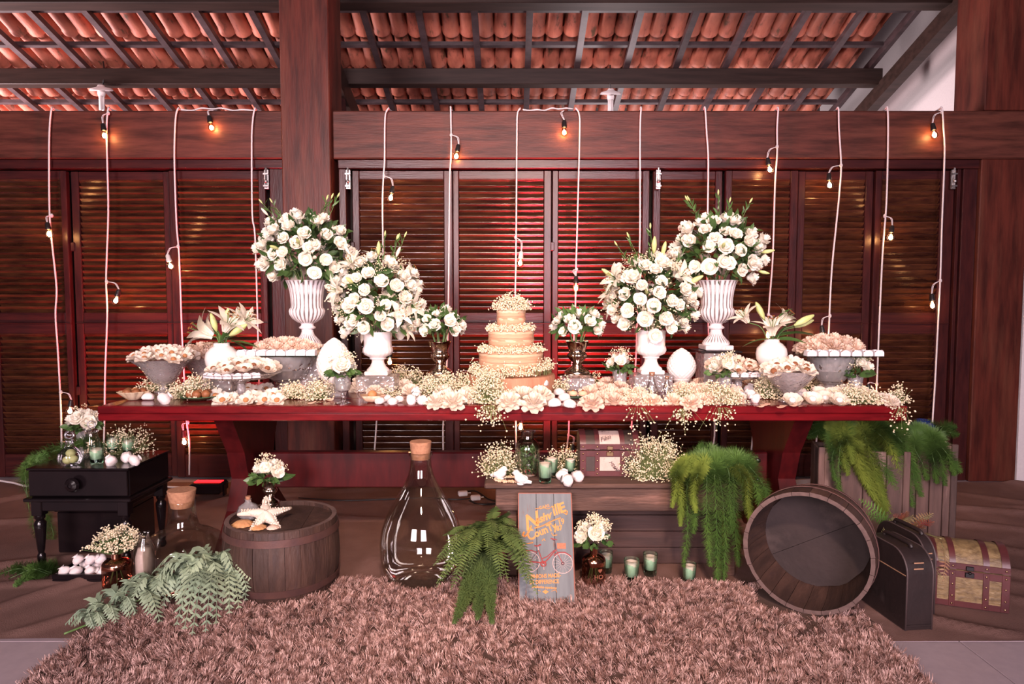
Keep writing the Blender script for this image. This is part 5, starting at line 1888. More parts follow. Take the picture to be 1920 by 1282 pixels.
# tilted open barrel resting on its side
ax = Vector((-.55, -.83, .01)).normalized()                       # mouth direction
rimc = at(1512, 1036, 2.62)
rimc.z = .262
q = ax.to_track_quat('Z', 'Y')
dep = .27
bt = barrel(rimc - ax * dep, q.to_euler(), [(.210, 0), (.225, .07), (.237, .14), (.243, .21), (.241, .27)], 22, .016, ((.03, .06), (.16, .19)), .055, 'open oak barrel tipped on its side with its dark mouth towards the rug', True)
bt.rotation_euler = (q.to_matrix() @ Matrix.Rotation(2.12, 3, 'Z')).to_euler()


# ------------------------------------------------------------------ goblet, bottle, starfish and shells on the left barrel
def onb(px, py):
    return onz(px, py, BLZ)


p = onb(507, 948)
goblet((p.x, p.y, BLZ), 'silver goblet of white roses on the oak half barrel', .62)
tight_posy('small white rose posy in the silver goblet on the oak barrel', (p.x, p.y, BLZ + .122), .088, 7, .032, 25, gyp=120, leafn=70)
p = onb(466, 972)
t = thing('glass_bottle', 'little ribbed glass bottle with a cork on the oak barrel', 'bottle', (p.x, p.y, BLZ + .001))
obj('glass', lathe([(0, .002), (.028, 0), (.042, .018), (.045, .036), (.036, .056), (.018, .068), (.012, .074), (.012, .084), (.015, .086), (.011, .086), (0, .07)], 40, lambda k, a: 1 + (.06 * abs(math.cos(a * 8)) if 2 <= k <= 4 else 0), cap=False), M['cutglass'], t, 40)
obj('cork', lathe([(0, .080), (.0095, .080), (.0115, .098), (0, .098)], 14, cap=False), M['cork'], t, 40)
p = onb(500, 980)
st_ = thing('starfish', 'cream knobbly starfish propped on the oak barrel rim', 'starfish', (p.x, p.y - .01, BLZ + .035))
st_.rotation_euler = (.55, .05, .35)
mb = MB()
for k in range(5):
    a = 2 * PI * k / 5 + PI / 2
    L_ = .115 if k in (1, 4) else .10
    pts = [(0, 0, 0), (L_ * .4 * math.cos(a), L_ * .4 * math.sin(a), .004), (L_ * math.cos(a + .1), L_ * math.sin(a + .1), -.012)]
    mb.add(tube(smooth_path(pts, 4), [.030, .027, .024, .021, .017, .014, .011, .009, .006], 10))
obj('arms', mb, M['petal3'], st_, 0)
pts = []
for k in range(5):
    a = 2 * PI * k / 5 + PI / 2
    for q in range(9):
        rr = .015 + q * .0105
        w_ = .024 * (1 - rr / .125)
        for s in (-1, 0, 1):
            pts.append((rr * math.cos(a) - s * w_ * math.sin(a), rr * math.sin(a) + s * w_ * math.cos(a), .022 * (1 - rr / .13) + .003 - abs(s) * .006))
blossoms('knobs', st_, np.array(pts), .0048, 'petal3')
gold = pm('golden shell', (.62, .34, .15), (.46, .22, .10), rough=.4, scale=30, bump=.3)
for px, py, s, lab in ((455, 984, 1.2, 'golden scallop shell under the starfish, at the barrel rim'), (484, 990, .9, 'golden scallop shell right of the first, below the starfish'), (512, 990, .7, 'small mauve shell at the barrel rim below the starfish')):
    p = onb(px, py)
    tag(obj('scallop_shell', lathe([(0, .016), (.02, .014), (.036, .004), (.038, 0), (0, .002)], 40, lambda k, a: 1 + .06 * math.cos(a * 11), cap=False), gold if s > .8 else M['petal2'], None, 0, loc=(p.x, p.y, BLZ + .001), scale=s), lab, 'shell')

# ------------------------------------------------------------------ demijohn
p = onz(790, 1102, 0)
dx, dy = at(790, 1000, 2.97).x, 2.97
dj = thing('demijohn', 'huge clear glass demijohn with a cork stopper, right of the oak barrel', 'bottle', (dx, dy, .008))
dj.scale = (1, 1, .95)
dp = [(0, .004), (.10, .0), (.145, .018), (.170, .06), (.181, .12), (.183, .18), (.177, .235), (.160, .29), (.135, .345), (.105, .40), (.078, .45), (.058, .495), (.048, .535), (.045, .575), (.047, .592), (.053, .594), (.053, .604), (.044, .606)]
obj('glass', lathe(dp, 64, cap=False), M['bigglass'], dj, 50)
obj('cork', lathe([(0, .575), (.040, .575), (.048, .655), (.046, .657), (0, .657)], 24, cap=False), M['cork'], dj, 40)

# big bell bottle and small bottle on the left
bb = thing('bell_bottle', 'wide shouldered clear glass bottle with a cork, between the side table and barrel', 'bottle', (at(343, 1000, 2.88).x, 2.88, .008))
obj('glass', lathe([(0, .004), (.14, 0), (.158, .014), (.160, .04), (.160, .19), (.150, .225), (.115, .246), (.080, .258), (.064, .28), (.056, .32), (.054, .365), (.058, .385), (.056, .388), (.050, .365), (0, .30)][:13], 56, cap=False), M['bigglass'], bb, 50)
obj('cork', lathe([(0, .36), (.046, .36), (.058, .432), (.056, .434), (0, .434)], 24, cap=False), M['cork'], bb, 40)
sb = thing('small_bottle', 'slim clear bottle with cream filling in front of the bell bottle', 'bottle', (at(289, 1000, 2.86).x - .01, 2.80, .008))
obj('glass', lathe([(0, .003), (.038, 0), (.043, .01), (.043, .19), (.036, .225), (.020, .25), (.018, .27), (.022, .275)], 32, cap=False), M['glass'], sb, 50)
obj('filling', lathe([(0, .006), (.036, .006), (.036, .17), (.025, .21), (0, .215)], 20, lambda k, a: 1 + .05 * math.sin(3 * a + k), cap=False), pm('cream filling', (.48, .37, .32), (.40, .30, .26), rough=.7, scale=20), sb, 0)


# ------------------------------------------------------------------ copper bottles with flowers
M['rosyglass'] = glassmat('rosy bottle glass', tint=(.72, .58, .52), edge=(.9, .6, .5), base=.10, power=.7)


def copper_bottle(loc, h, r, label, glass_lower=True):
    t = thing('copper_bottle', label, 'vase', loc)
    obj('shoulder', lathe([(r, h * .56), (r * 1.01, h * .64), (r * .97, h * .69), (r * .80, h * .745), (r * .5, h * .78), (r * .34, h * .80), (r * .30, h * .95), (r * .38, h * .97), (r * .38, h), (r * .28, h), (r * .26, h * .8)], 40, cap=False), M['copper'], t, 50)
    obj('glass', lathe([(0, .003), (r * .8, 0), (r * .97, h * .05), (r, h * .12), (r, h * .60)], 40, cap=False), M['rosyglass'], t, 50)
    mb = MB()
    for k in range(6):
        a = k * 1.05
        mb.add(tube([(r * .5 * math.cos(a), r * .5 * math.sin(a), h * .15), (0, 0, h * .8)], .002, 5))
    obj('stems', mb, M['stem'], t, 0)
    return t


p = onz(1115, 1108, .006)
copper_bottle((p.x, p.y + .04, .008), 83 * p.y / F, 23 * p.y / F, 'copper necked glass bottle of roses standing right of the sign')
ct = pm('copper lettering', (.55, .20, .12), rough=.4, metal=.6)
cbt = bpy.data.objects['copper_bottle']
for s_, dx_, dz_, sz_ in (('HO', .006, .055, .026),):
    cu = bpy.data.curves.new('lettering', 'FONT')
    cu.body, cu.size, cu.extrude = s_, sz_, .0004
    cu.materials.append(ct)
    o = link('lettering', cu, cbt, loc=(-.004, -23 * p.y / F - .001, dz_))
    o.rotation_euler = (PI / 2, 0, .12)
hv = [(math.sin(a) ** 3 * .010, (13 * math.cos(a) - 5 * math.cos(2 * a) - 2 * math.cos(3 * a) - math.cos(4 * a)) / 16 * .010) for a in [2 * PI * k / 24 for k in range(24)]]
v, f = prism(hv, -.0004, .0004)
obj('heart', (v, f), ct, cbt, None, loc=(.022, -23 * p.y / F * .93, .09), rot=(PI / 2, 0, .45))
tight_posy('white carnation and babys breath posy in the copper bottle by the sign', (p.x, p.y + .04, .008 + 83 * p.y / F), .088, 5, .034, 26, gyp=420, leafn=40, zc=.04)
p2 = onz(210, 1108, .006)
copper_bottle((p2.x, p2.y + .04, .008), 72 * p2.y / F, 26 * p2.y / F, 'copper necked bottle of babys breath on the floor before the side table')
gt = thing('babys_breath', 'rounded bunch of babys breath in the copper bottle below the side table', 'flowers', (p2.x, p2.y + .04, .008 + 72 * p2.y / F))
pp = gyp_points(900, (.11, .09, .085), 9, spread=.010)
pp[:, 2] += .02
blossoms('blossoms', gt, pp, .0038)
stems_stuff('twigs', gt, pp[::3] * .03 + np.array([0, 0, -.02]), pp[::3], .0009, 'stem')

# ------------------------------------------------------------------ black side table
SZ = .49
sx0, sx1, sy0, sy1 = at(48, 885, 3.05).x, at(240, 885, 3.05).x, 3.05, 3.43
side = thing('side_table', 'black turned-leg side table with one drawer at the left', 'table')
obj('top', box(sx0, sx1, sy0, sy1, SZ - .010, SZ, .003), M['black'], side)
obj('case', box(sx0 + .006, sx1 - .006, sy0 + .020, sy1 - .006, SZ - .135, SZ - .011, .003), M['black'], side)
dr = obj('drawer', box(sx0 + .008, sx1 - .008, sy0 + .004, sy0 + .018, SZ - .128, SZ - .012, .003), M['black'], side)
obj('knob', lathe([(.010, 0), (.010, .012), (.028, .016), (.033, .026), (.026, .038), (.012, .042), (.010, .036), (0, .036)], 24), M['black'], dr, 40, mat4=aim(((sx0 + sx1) / 2 - .01, sy0 + .004, SZ - .070), (0, -1, 0)))
obj('moulding', box(sx0 - .012, sx1 + .012, sy0 - .012, sy1, SZ - .152, SZ - .136, .004), M['black'], side)
obj('rail', box(sx0 + .03, sx1 - .03, sy0 + .012, sy0 + .03, SZ - .20, SZ - .153, .003), M['black'], side)
for xx in (sx0 + .03, sx1 - .045):
    obj('rail', box(xx, xx + .015, sy0 + .05, sy1 - .05, SZ - .19, SZ - .153, .003), M['black'], side)
lp = [(0, 0), (.013, 0), (.020, .012), (.018, .025), (.013, .030), (.017, .045), (.017, .075), (.012, .085), (.015, .10), (.024, .20), (.025, .225), (.016, .24), (.022, .25), (.022, .262)]
for xx in (sx0 + .035, sx1 - .035):
    for yy in (sy0 + .03, sy1 - .035):
        g = obj('leg', MB().add(lathe(lp, 18, cap=False)).add(box(-.024, .024, -.024, .024, .262, SZ - .153, .003)), M['black'], side, 35, loc=(xx, yy, .006))


def ons(px, py):
    return onz(px, py, SZ)


# decanter, candle tumblers and bags on it
p = ons(124, 876)
t = thing('glass_decanter', 'clear bulbous decanter with a ball stopper and pale green sweets on the side table', 'decanter', (p.x, p.y + .03, SZ + .001))
obj('glass', lathe([(0, .003), (.03, 0), (.046, .012), (.052, .035), (.048, .058), (.030, .078), (.020, .088), (.017, .105), (.022, .112), (.030, .114)], 32, cap=False), M['glass'], t, 50)
obj('stopper', MB().add(ball(.021, 16, 10), T(z=.142)).add(lathe([(0, .1), (.012, .1), (.016, .12), (0, .125)], 14, cap=False)), M['glass'], t, 0)
sg = pm('pale green sweet', (.46, .46, .20), (.38, .40, .17), rough=.55, scale=14, sss=.2)
for dx_, dz_ in ((-.012, .026), (.014, .030), (.004, .058)):
    obj('green_sweet', ball(.021, 12, 8, (1, 1, .9)), sg, t, 0, loc=(dx_, 0, dz_))
p = ons(160, 860)
t = thing('glass_jar', 'clear glass jar with a swirled stopper behind the decanter', 'jar', (p.x + .01, p.y + .04, SZ + .001))
obj('glass', lathe([(0, .003), (.034, 0), (.036, .01), (.036, .085), (.028, .10), (.026, .12), (.03, .122)], 32, cap=False), M['glass'], t, 50)
obj('stopper', MB().add(lathe([(0, .118), (.024, .118), (.034, .128), (.012, .14), (.0, .142)], 20, cap=False)).add(ball(.020, 14, 8), T(z=.158)), M['glass'], t, 40)
gy = gyp_points(90, (.022, .022, .05), 9, spread=.008)
blossoms('sprig', t, gy + np.array([0, 0, .02]), .0035)
p = ons(146, 852)
tumbler((p.x - .005, p.y + .06, SZ + .001), .036, .115, 'tall clear tumbler holding roses at the back of the side table')
tight_posy('white rose posy in the tall tumbler on the side table', (p.x - .005, p.y + .06, SZ + .118), .088, 6, .036, 27, gyp=80, leafn=60)
for px, py, hp, lab in ((182, 870, 38, 'green glass candle at the front of the side table, beside the decanter'), (213, 850, 36, 'green glass candle behind the white bags on the side table'), (241, 852, 34, 'green glass candle at the right back of the side table')):
    candle(px, py, SZ, hp, lab, .66)
for i, (px, py) in enumerate(((212, 874), (232, 866), (245, 872))):
    p = ons(px, py)
    bag((p.x, p.y, SZ + .002), 'white cloth sweet bag on the side table, ' + ('leftmost', 'middle', 'rightmost')[i] + ' of three', 'bags on the side table', .032, .2)
p = ons(235, 848)
gyp_mound((p.x + .02, min(p.y + .09, sy1 - .07), SZ + .001), (.13, .06, .14), 420, 'loose babys breath at the back of the side table', r=.0038, clump=6, spread=.02)
# dark stool, tray of sweets under it
t = thing('dark_box', 'dark wooden box standing under the side table', 'box', (0, 0, .006))
a, b_ = at(125, 1060, 3.36).x, at(250, 1060, 3.36).x
obj('carcass', box(a, b_, 3.30, 3.58, 0, .205, .006), M['black'], t)
obj('lid', box(a - .008, b_ + .008, 3.292, 3.588, .207, .225, .004), M['black'], t)
p = onz(148, 1093, .006)
tr = thing('black_tray', 'low black tray of wrapped sweets on the floor under the side table', 'tray', (p.x, p.y + .10, .009))
tw = 52 * p.y / F
obj('tray_base', box(-tw, tw, -.10, .10, 0, .012, .003), M['black'], tr)
for x0, x1, y0, y1 in ((-tw, tw, -.10, -.09), (-tw, tw, .09, .10), (-tw, -tw + .01, -.089, .089), (tw - .01, tw, -.089, .089)):
    obj('tray_side', box(x0, x1, y0, y1, .0125, .034, .002), M['black'], tr)
k = 0
for zz, pts in ((.022, ((-.085, -.05), (-.03, -.06), (.03, -.055), (.08, -.04), (-.06, .02), (0, .01), (.06, .03))), (.062, ((-.04, -.02), (.02, -.025), (.05, .0)))):
    for dx_, dy_ in pts:
        k += 1
        bag((p.x + dx_, p.y + .10 + dy_, zz), 'white sweet bag in the ' + ('bottom' if zz < .03 else 'top') + ' layer of the black tray, spot ' + ORD[(k - 1) if zz < .03 else k - 8], 'bags in the floor tray', .029)

# ------------------------------------------------------------------ crates at the right
crate = pm('grey brown crate wood', (.125, .068, .056), (.068, .037, .031), rough=.75, scale=4, stretch=(6, 6, .7), vary=.25, wear=(.24, .15, .13), wear_scale=3, bump=.35, bscale=16)


def plank_crate(x0, x1, y0, y1, h, n, label):
    t = thing('plank_crate', label, 'crate', (x0, y0, .008), -.28)
    W, D = x1 - x0, y1 - y0
    for k in range(n):
        dz = random.uniform(-.015, .01)
        for yy in (0, D - .014):
            obj('plank', box(W * k / n + .0015, W * (k + 1) / n - .0015, yy, yy + .014, 0, h + dz, .003), crate, t)
    m = max(2, int(D / W * n))
    for k in range(m):
        for xx in (.001, W - .015):
            obj('plank', box(xx, xx + .014, .016 + (D - .032) * k / m + .001, .016 + (D - .032) * (k + 1) / m - .001, 0, h - .005, .003), crate, t)
    for xx in (0.0, W - .03):
        obj('corner_post', box(xx, xx + .03, -.010, -.001, 0, h + .012, .003), crate, t)
    obj('filling', box(.018, W - .018, .018, D - .018, h - .06, h - .03, .004), M['black'], t)
    return t


plank_crate(at(1535, 840, 3.34).x, at(1688, 860, 3.34).x, 3.34, 3.60, at(1600, 845, 3.34).z, 4, 'tall plank crate planter behind the tilted barrel, overflowing with fern')
plank_crate(at(1692, 835, 3.50).x + .01, at(1784, 835, 3.50).x, 3.50, 3.78, .50, 4, 'tall plank crate planter at the far right, topped with a blue vase')
bz = .476
blue = pm('cobalt glaze', (.012, .025, .13), (.008, .015, .08), rough=.12, scale=6, coat=.6)
for px, py, r, lab in ((1733, 836, .075, 'cobalt blue glazed vase on the right crate, beside the hanging cable'), (1702, 836, .055, 'cobalt blue vase half hidden at the table corner on the right crate')):
    p = at(px, py, 3.64)
    vessel('blue_vase', [(0, 0), (r * .6, 0), (r * .9, r * .5), (r, r * 1.0), (r * .8, r * 1.45), (r * .45, r * 1.62), (r * .5, r * 1.75), (r * .4, r * 1.75), (0, r)], blue, lab, 'vase', (p.x, 3.66, bz), 36, lambda k, a: 1 + .03 * math.cos(a * 8))
p = at(1722, 838, 3.55)
gyp_mound((p.x, 3.575, bz + .012), (.11, .04, .09), 520, 'bright babys breath before the blue vases on the right crate', r=.0048, spread=.014)
# ================================================================== GREENERY
M['fernY'] = pm('yellow green fern', (.24, .30, .045), (.14, .21, .032), rough=.6, scale=7, vary=.15)
M['fernG'] = pm('mid green fern', (.105, .205, .036), (.06, .135, .026), rough=.6, scale=7, vary=.15)
M['fernD'] = pm('dark boston fern', (.105, .15, .038), (.055, .095, .025), rough=.55, scale=7, vary=.2)
M['sage'] = pm('pale sage fern', (.30, .37, .235), (.20, .28, .19), rough=.6, scale=5, vary=.15)
M['fernR'] = pm('red fern', (.30, .045, .05), (.24, .15, .05), rough=.6, scale=9)
M['fernC'] = pm('cream green fern', (.34, .36, .15), (.28, .14, .08), rough=.6, scale=11)


def needles(path, n, length, width, mat, parent, name='frond', taper=True, thick=.0012, droop=.35, back=.15):
    """feathery frond: a stem with fine needles all round, joined as one piece"""
    P = smooth_path(path, 8)
    n, length, thick = int(n * 2.1), length * 1.55, thick * .95
    m = len(P)
    cum = np.linspace(0, 1, m)
    ts = RNG.uniform(0, 1, n)
    A = np.array([[np.interp(t, cum, [p[k] for p in P]) for k in range(3)] for t in ts])
    tang = np.array([[np.interp(min(1, t + .03), cum, [p[k] for p in P]) - np.interp(max(0, t - .03), cum, [p[k] for p in P]) for k in range(3)] for t in ts])
    tang /= np.linalg.norm(tang, axis=1, keepdims=True) + 1e-9
    d = RNG.normal(size=(n, 3))
    d -= (d * tang).sum(1, keepdims=True) * tang
    d /= np.linalg.norm(d, axis=1, keepdims=True) + 1e-9
    d = d * width + tang * back
    d[:, 2] -= droop * .5
    d /= np.linalg.norm(d, axis=1, keepdims=True) + 1e-9
    L_ = length * RNG.uniform(.5, 1.1, (n, 1))
    if taper:
        L_ *= np.sqrt(np.clip(1.05 - ts, .05, 1))[:, None]
    # two segments, a thin kite each: base, mid-left, mid-right, tip
    side = np.cross(d, tang)
    side /= np.linalg.norm(side, axis=1, keepdims=True) + 1e-9
    B = A + d * L_
    mid = A + d * L_ * .5 + np.array([0, 0, .05]) * L_
    V = np.stack([A, mid + side * thick, B, mid - side * thick], 1).reshape(-1, 3)
    Fc = np.arange(4 * n).reshape(-1, 4)
    me = tri_mesh(name, V, Fc, mat)
    o = link(name, me, parent)
    obj('frond_stem', tube(P, .0016, 4), M['stem'], o, 0)
    return o


def pinnate(path, n, wid, mat, parent, name='frond', lw=.32, droop=.15, shape=.75, fwd=.35, up=(0, 0, 1)):
    """fern frond: rachis with paired leaflets"""
    P = smooth_path(path, 8)
    m = len(P)
    mb = MB().add(tube(P, .0016, 4))
    for k in range(n):
        t = (k + .6) / n
        f_ = t * (m - 1)
        i = min(int(f_), m - 2)
        p = P[i].lerp(P[i + 1], f_ - i)
        tg = (P[i + 1] - P[i]).normalized()
        sd = tg.cross(Vector(up))
        if sd.length < .05:
            sd = Vector((1, 0, 0))
        sd.normalize()
        nr = sd.cross(tg)
        L_ = wid * math.sin(PI * min(.97, .10 + t * .88)) ** shape * random.uniform(.9, 1.08)
        if L_ < .003:
            continue
        for s in (-1, 1):
            d = (sd * s + tg * fwd - nr * droop * random.uniform(.3, 1.6)).normalized()
            w_ = L_ * lw * .5
            q = [p + tg * w_ * .5, p + d * L_ * .45 + tg * w_, p + d * L_, p + d * L_ * .45 - tg * w_ * .8, p - tg * w_ * .5]
            mb.add(([tuple(x) for x in q], [(0, 1, 3, 4), (1, 2, 3)]))
    return obj(name, mb, mat, parent, 0)


# --- hanging ferns at the right end of the bench
hf = thing('hanging_fern', 'big trailing asparagus fern spilling over the right end of the bench', 'fern')
def hang(tipx, tipy, topx, topy, Yt, mat, n, L_, w_, thick=.0011, bulge=10):
    root = Vector((at(1335, 870, 3.1).x + random.uniform(-.08, .08), 3.10 + random.uniform(-.05, .06), BZ + .05))
    a = at(topx, topy, Yt + .03)
    b = at((topx * .45 + tipx * .55) + random.uniform(-bulge, bulge), (topy + tipy) / 2, Yt)
    c = at(tipx, tipy, Yt)
    c.z = max(c.z, .02)
    return needles([root, root.lerp(a, .6) + Vector((0, 0, .035)), a, b, c], n, L_, w_, mat, hf, thick=thick)
for tx, ty, ux, uy, mt, n, L_ in ((1282, 1062, 1290, 905, 'fernG', 1500, .045), (1300, 1000, 1300, 900, 'fernG', 1100, .045), (1345, 1100, 1340, 890, 'fernG', 1900, .055), (1358, 1088, 1350, 900, 'fernG', 1500, .05), (1332, 1060, 1325, 890, 'fernG', 1500, .05),
                                  (1385, 1060, 1375, 890, 'fernG', 1500, .05), (1372, 1000, 1365, 880, 'fernG', 1200, .05), (1440, 935, 1410, 880, 'fernG', 900, .05), (1425, 950, 1400, 880, 'fernG', 900, .05), (1400, 960, 1385, 875, 'fernG', 900, .045)):
    hang(tx, ty, ux, uy, 2.90, M[mt], n, L_, 1.0)
for tx, ty, ux, uy, n in ((1276, 985, 1272, 890, 1900), (1304, 960, 1310, 885, 1700), (1414, 995, 1400, 900, 1700), (1260, 950, 1268, 885, 1100)):
    hang(tx, ty, ux, uy, 2.86, M['fernY'], n, .034, .75, .0016)
for k in range(16):
    a = random.uniform(0, 2 * PI)
    root = Vector((at(1335, 870, 3.1).x, 3.12, BZ + .01))
    tip = root + Vector((math.cos(a) * .20, math.sin(a) * .09 - .05, random.uniform(.02, .12)))
    needles([root, root.lerp(tip, .5) + Vector((0, 0, .05)), tip], 420, .045, 1.0, M['fernG'], hf)

# --- fern cascades of the two crates
for nm, lab, RX, RY, RZ, cas in (
        ('crate_fern', 'yellow green fern cascading from the crate behind the tilted barrel', 1.69, 3.42, .60,
         [((1590, 805), (1575, 840), (1572, 930), 'fernG', 900, .04), ((1570, 830), (1560, 860), (1566, 900), 'fernG', 800, .035), ((1600, 820), (1620, 870), (1655, 965), 'fernY', 2600, .05), ((1620, 815), (1640, 880), (1662, 955), 'fernY', 2600, .05), ((1600, 830), (1605, 850), (1622, 905), 'fernY', 1800, .05),
          ((1580, 810), (1590, 830), (1600, 868), 'fernY', 1700, .05), ((1590, 840), (1612, 880), (1640, 935), 'fernY', 1800, .05), ((1610, 840), (1640, 900), (1670, 968), 'fernY', 1900, .05), ((1570, 815), (1580, 850), (1590, 890), 'fernY', 1500, .045),
          ((1630, 830), (1660, 880), (1688, 925), 'fernG', 1700, .055), ((1675, 820), (1705, 870), (1728, 930), 'fernG', 1600, .055), ((1560, 830), (1563, 880), (1580, 935), 'fernG', 1000, .04), ((1640, 840), (1650, 900), (1660, 975), 'fernY', 1500, .045), ((1650, 805), (1680, 850), (1700, 940), 'fernG', 1800, .055), ((1660, 810), (1690, 860), (1712, 950), 'fernG', 1800, .055), ((1640, 808), (1670, 840), (1690, 900), 'fernY', 1800, .055), ((1665, 805), (1700, 840), (1725, 900), 'fernG', 1500, .05)]),
        ('crate_fern', 'dark green asparagus fern trailing from the far right crate', 2.18, 3.55, .55,
         [((1750, 835), (1765, 860), (1772, 910), 'fernG', 1500, .05), ((1755, 830), (1775, 850), (1790, 890), 'fernG', 1100, .05), ((1745, 840), (1752, 870), (1756, 905), 'fernG', 1300, .05), ((1715, 840), (1730, 870), (1738, 900), 'fernG', 900, .05), ((1765, 840), (1785, 860), (1800, 885), 'fernG', 700, .05)])):
    hf2 = thing(nm, lab, 'fern')
    Yf = RY - .16
    for (a, b, c, mt, n, L_) in cas:
        root = Vector((RX + random.uniform(-.06, .06), RY + .04, RZ - .05))
        pa, pb, pc_ = at(*a, Yf + .05), at(*b, Yf), at(*c, Yf)
        needles([root, root.lerp(pa, .6) + Vector((0, 0, .03)), pa, pb, pc_], n, L_, .9, M[mt], hf2, thick=.0015 if mt == 'fernY' else .0011)
    for k in range(14):
        a = random.uniform(0, 2 * PI)
        root = Vector((RX, RY + .06, RZ - .06))
        tip = root + Vector((math.cos(a) * .18, math.sin(a) * .10 - .03, random.uniform(.0, .09)))
        needles([root, root.lerp(tip, .5) + Vector((0, 0, .04)), tip], 500, .05, 1.0, M['fernY' if (k % 2 and RX < 2) else 'fernG'], hf2)

# --- ferns on the side table
sf = thing('trailing_fern', 'asparagus fern trailing off the left of the black side table to the floor', 'fern')
R0 = Vector((-2.06, 3.34, SZ + .015))
for pts, n in (([(85, 850, 3.3), (55, 868, 3.2)], 900), ([(80, 845, 3.35), (42, 875, 3.25)], 800), ([(95, 848, 3.3), (70, 862, 3.2)], 900), ([(70, 858, 3.4), (48, 882, 3.42), (55, 960, 3.42)], 700)):
    needles([R0, R0 + Vector((-.02, -.01, .05))] + [at(*q) for q in pts], n // 2, .040, 1.0, M['fernG'], sf)
hy = 3.50
for pts, n in (([(80, 950, hy), (100, 1000, hy), (98, 1050, hy)], 1500), ([(85, 950, hy), (88, 1000, hy), (105, 1060, hy)], 1500), ([(60, 950, hy), (62, 985, hy), (70, 1010, hy)], 600)):
    needles([R0 + Vector((0, .12, 0)), at(50, 880, hy)] + [at(*q) for q in pts], n // 2, .042, 1.0, M['fernG'], sf)
ft = [onz(x, y, .02) for x, y in ((100, 1062), (75, 1075), (50, 1085), (28, 1097))]
needles(ft, 420, .036, 1.0, M['fernG'], sf, droop=0)
ft = [onz(x, y, .03) for x, y in ((110, 1062), (85, 1068), (60, 1075))]
needles(ft, 300, .036, 1.0, M['fernG'], sf, droop=0)
for q in range(6):
    b0 = onz(random.uniform(60, 105), random.uniform(1062, 1078), .03)
    needles([b0, b0 + Vector((-.05, -.02, .03)), b0 + Vector((random.uniform(-.16, -.08), random.uniform(-.10, .04), .0))], 200, .034, 1.0, M['fernG'], sf, droop=0)

# --- boston fern beside the sign
bf = thing('boston_fern', 'dark arching boston fern between the demijohn and the sign', 'fern', (0, 0, 0))
base = onz(915, 1092, .006) + Vector((0, .06, 0))
obj('pot', lathe([(0, .002), (.05, 0), (.065, .09), (.06, .09), (0, .07)], 20, cap=False), M['black'], bf, 40, loc=base)
ctr = base + Vector((0, 0, .09))
tips = [(835, 1002, 2.86, .03), (850, 1040, 2.74, .05), (812, 1060, 2.74, .05), (830, 1085, 2.68, .06), (868, 1000, 2.84, .03), (900, 978, 2.84, .02), (935, 970, 2.84, .02), (955, 958, 2.87, .01), (975, 1000, 2.76, .04), (1000, 1060, 2.60, .08), (1008, 1115, 2.57, .10), (990, 1090, 2.60, .07),
        (965, 1030, 2.66, .06), (880, 1050, 2.66, .06), (855, 1075, 2.64, .07), (900, 1010, 2.74, .05), (930, 1010, 2.70, .05), (940, 1085, 2.60, .07), (845, 1105, 2.66, .06), (870, 1020, 2.70, .06), (950, 1000, 2.74, .05), (920, 1050, 2.60, .06), (890, 990, 2.9, .03), (985, 1040, 2.64, .07)]
for tx, ty, Yt, lift in tips:
    tip = at(tx, ty, Yt)
    mid = ctr.lerp(tip, .55) + Vector((0, 0, lift + .04))
    pinnate([ctr, mid, tip], 30, .042, M['fernD'], bf, lw=.36, droop=.25)
    tip2 = tip + Vector((random.uniform(-.07, .05), random.uniform(-.03, .06), random.uniform(-.05, .05)))
    tip2.z = max(tip2.z, .06)
    mid2 = ctr.lerp(tip2, .5) + Vector((0, 0, lift + .06))
    pinnate([ctr, mid2, tip2], 28, .040, M['fernD'], bf, lw=.36, droop=.25)
for k in range(16):                                              # denser dark tuft hanging on to the rug
    tx, ty = random.uniform(850, 925), random.uniform(1120, 1172)
    tip = onz(tx, ty, .055)
    mid = ctr.lerp(tip, .5) + Vector((random.uniform(-.02, .02), 0, .04))
    needles([ctr, mid, tip], 420, .034, 1.0, M['fernD'], bf, thick=.0022)

# --- sage green garland in front of the barrel and bottles
sg_ = thing('sage_garland', 'pale sage artificial fern garland heaped on the rug corner before the oak barrel', 'fern')
spine = [onz(x, y, z) for x, y, z in ((120, 1188, .02), (190, 1160, .03), (250, 1130, .05), (320, 1095, .09), (380, 1065, .16), (430, 1075, .12))]
sp = smooth_path(spine, 8)
obj('spine', tube(sp, .004, 6), M['stem'], sg_, 0)
for k in range(96):
    t = random.uniform(.03, 1) ** .75
    f_ = t * (len(sp) - 1)
    i = min(int(f_), len(sp) - 2)
    p = sp[i].lerp(sp[i + 1], f_ - i) + Vector((0, random.uniform(-.03, .03), random.uniform(0, .03)))
    dl = random.uniform(.08, .19) * (.5 + .6 * t)
    a = random.uniform(-.6, .6) + (PI if random.random() < .35 else 0) if t < .5 else random.uniform(0, 2 * PI)
    dv = Vector((math.cos(a), math.sin(a) * .6 - .45, 0)).normalized() * dl
    tip = p + dv
    tip.z = max(.035, p.z - random.uniform(.0, .12) * t)
    mid = p.lerp(tip, .5) + Vector((0, 0, .03 + .05 * t))
    pinnate([p, mid, tip], 11, .040 * (.7 + .5 * t), M['sage'], sg_, lw=.50, droop=.35, shape=.5, fwd=.75)
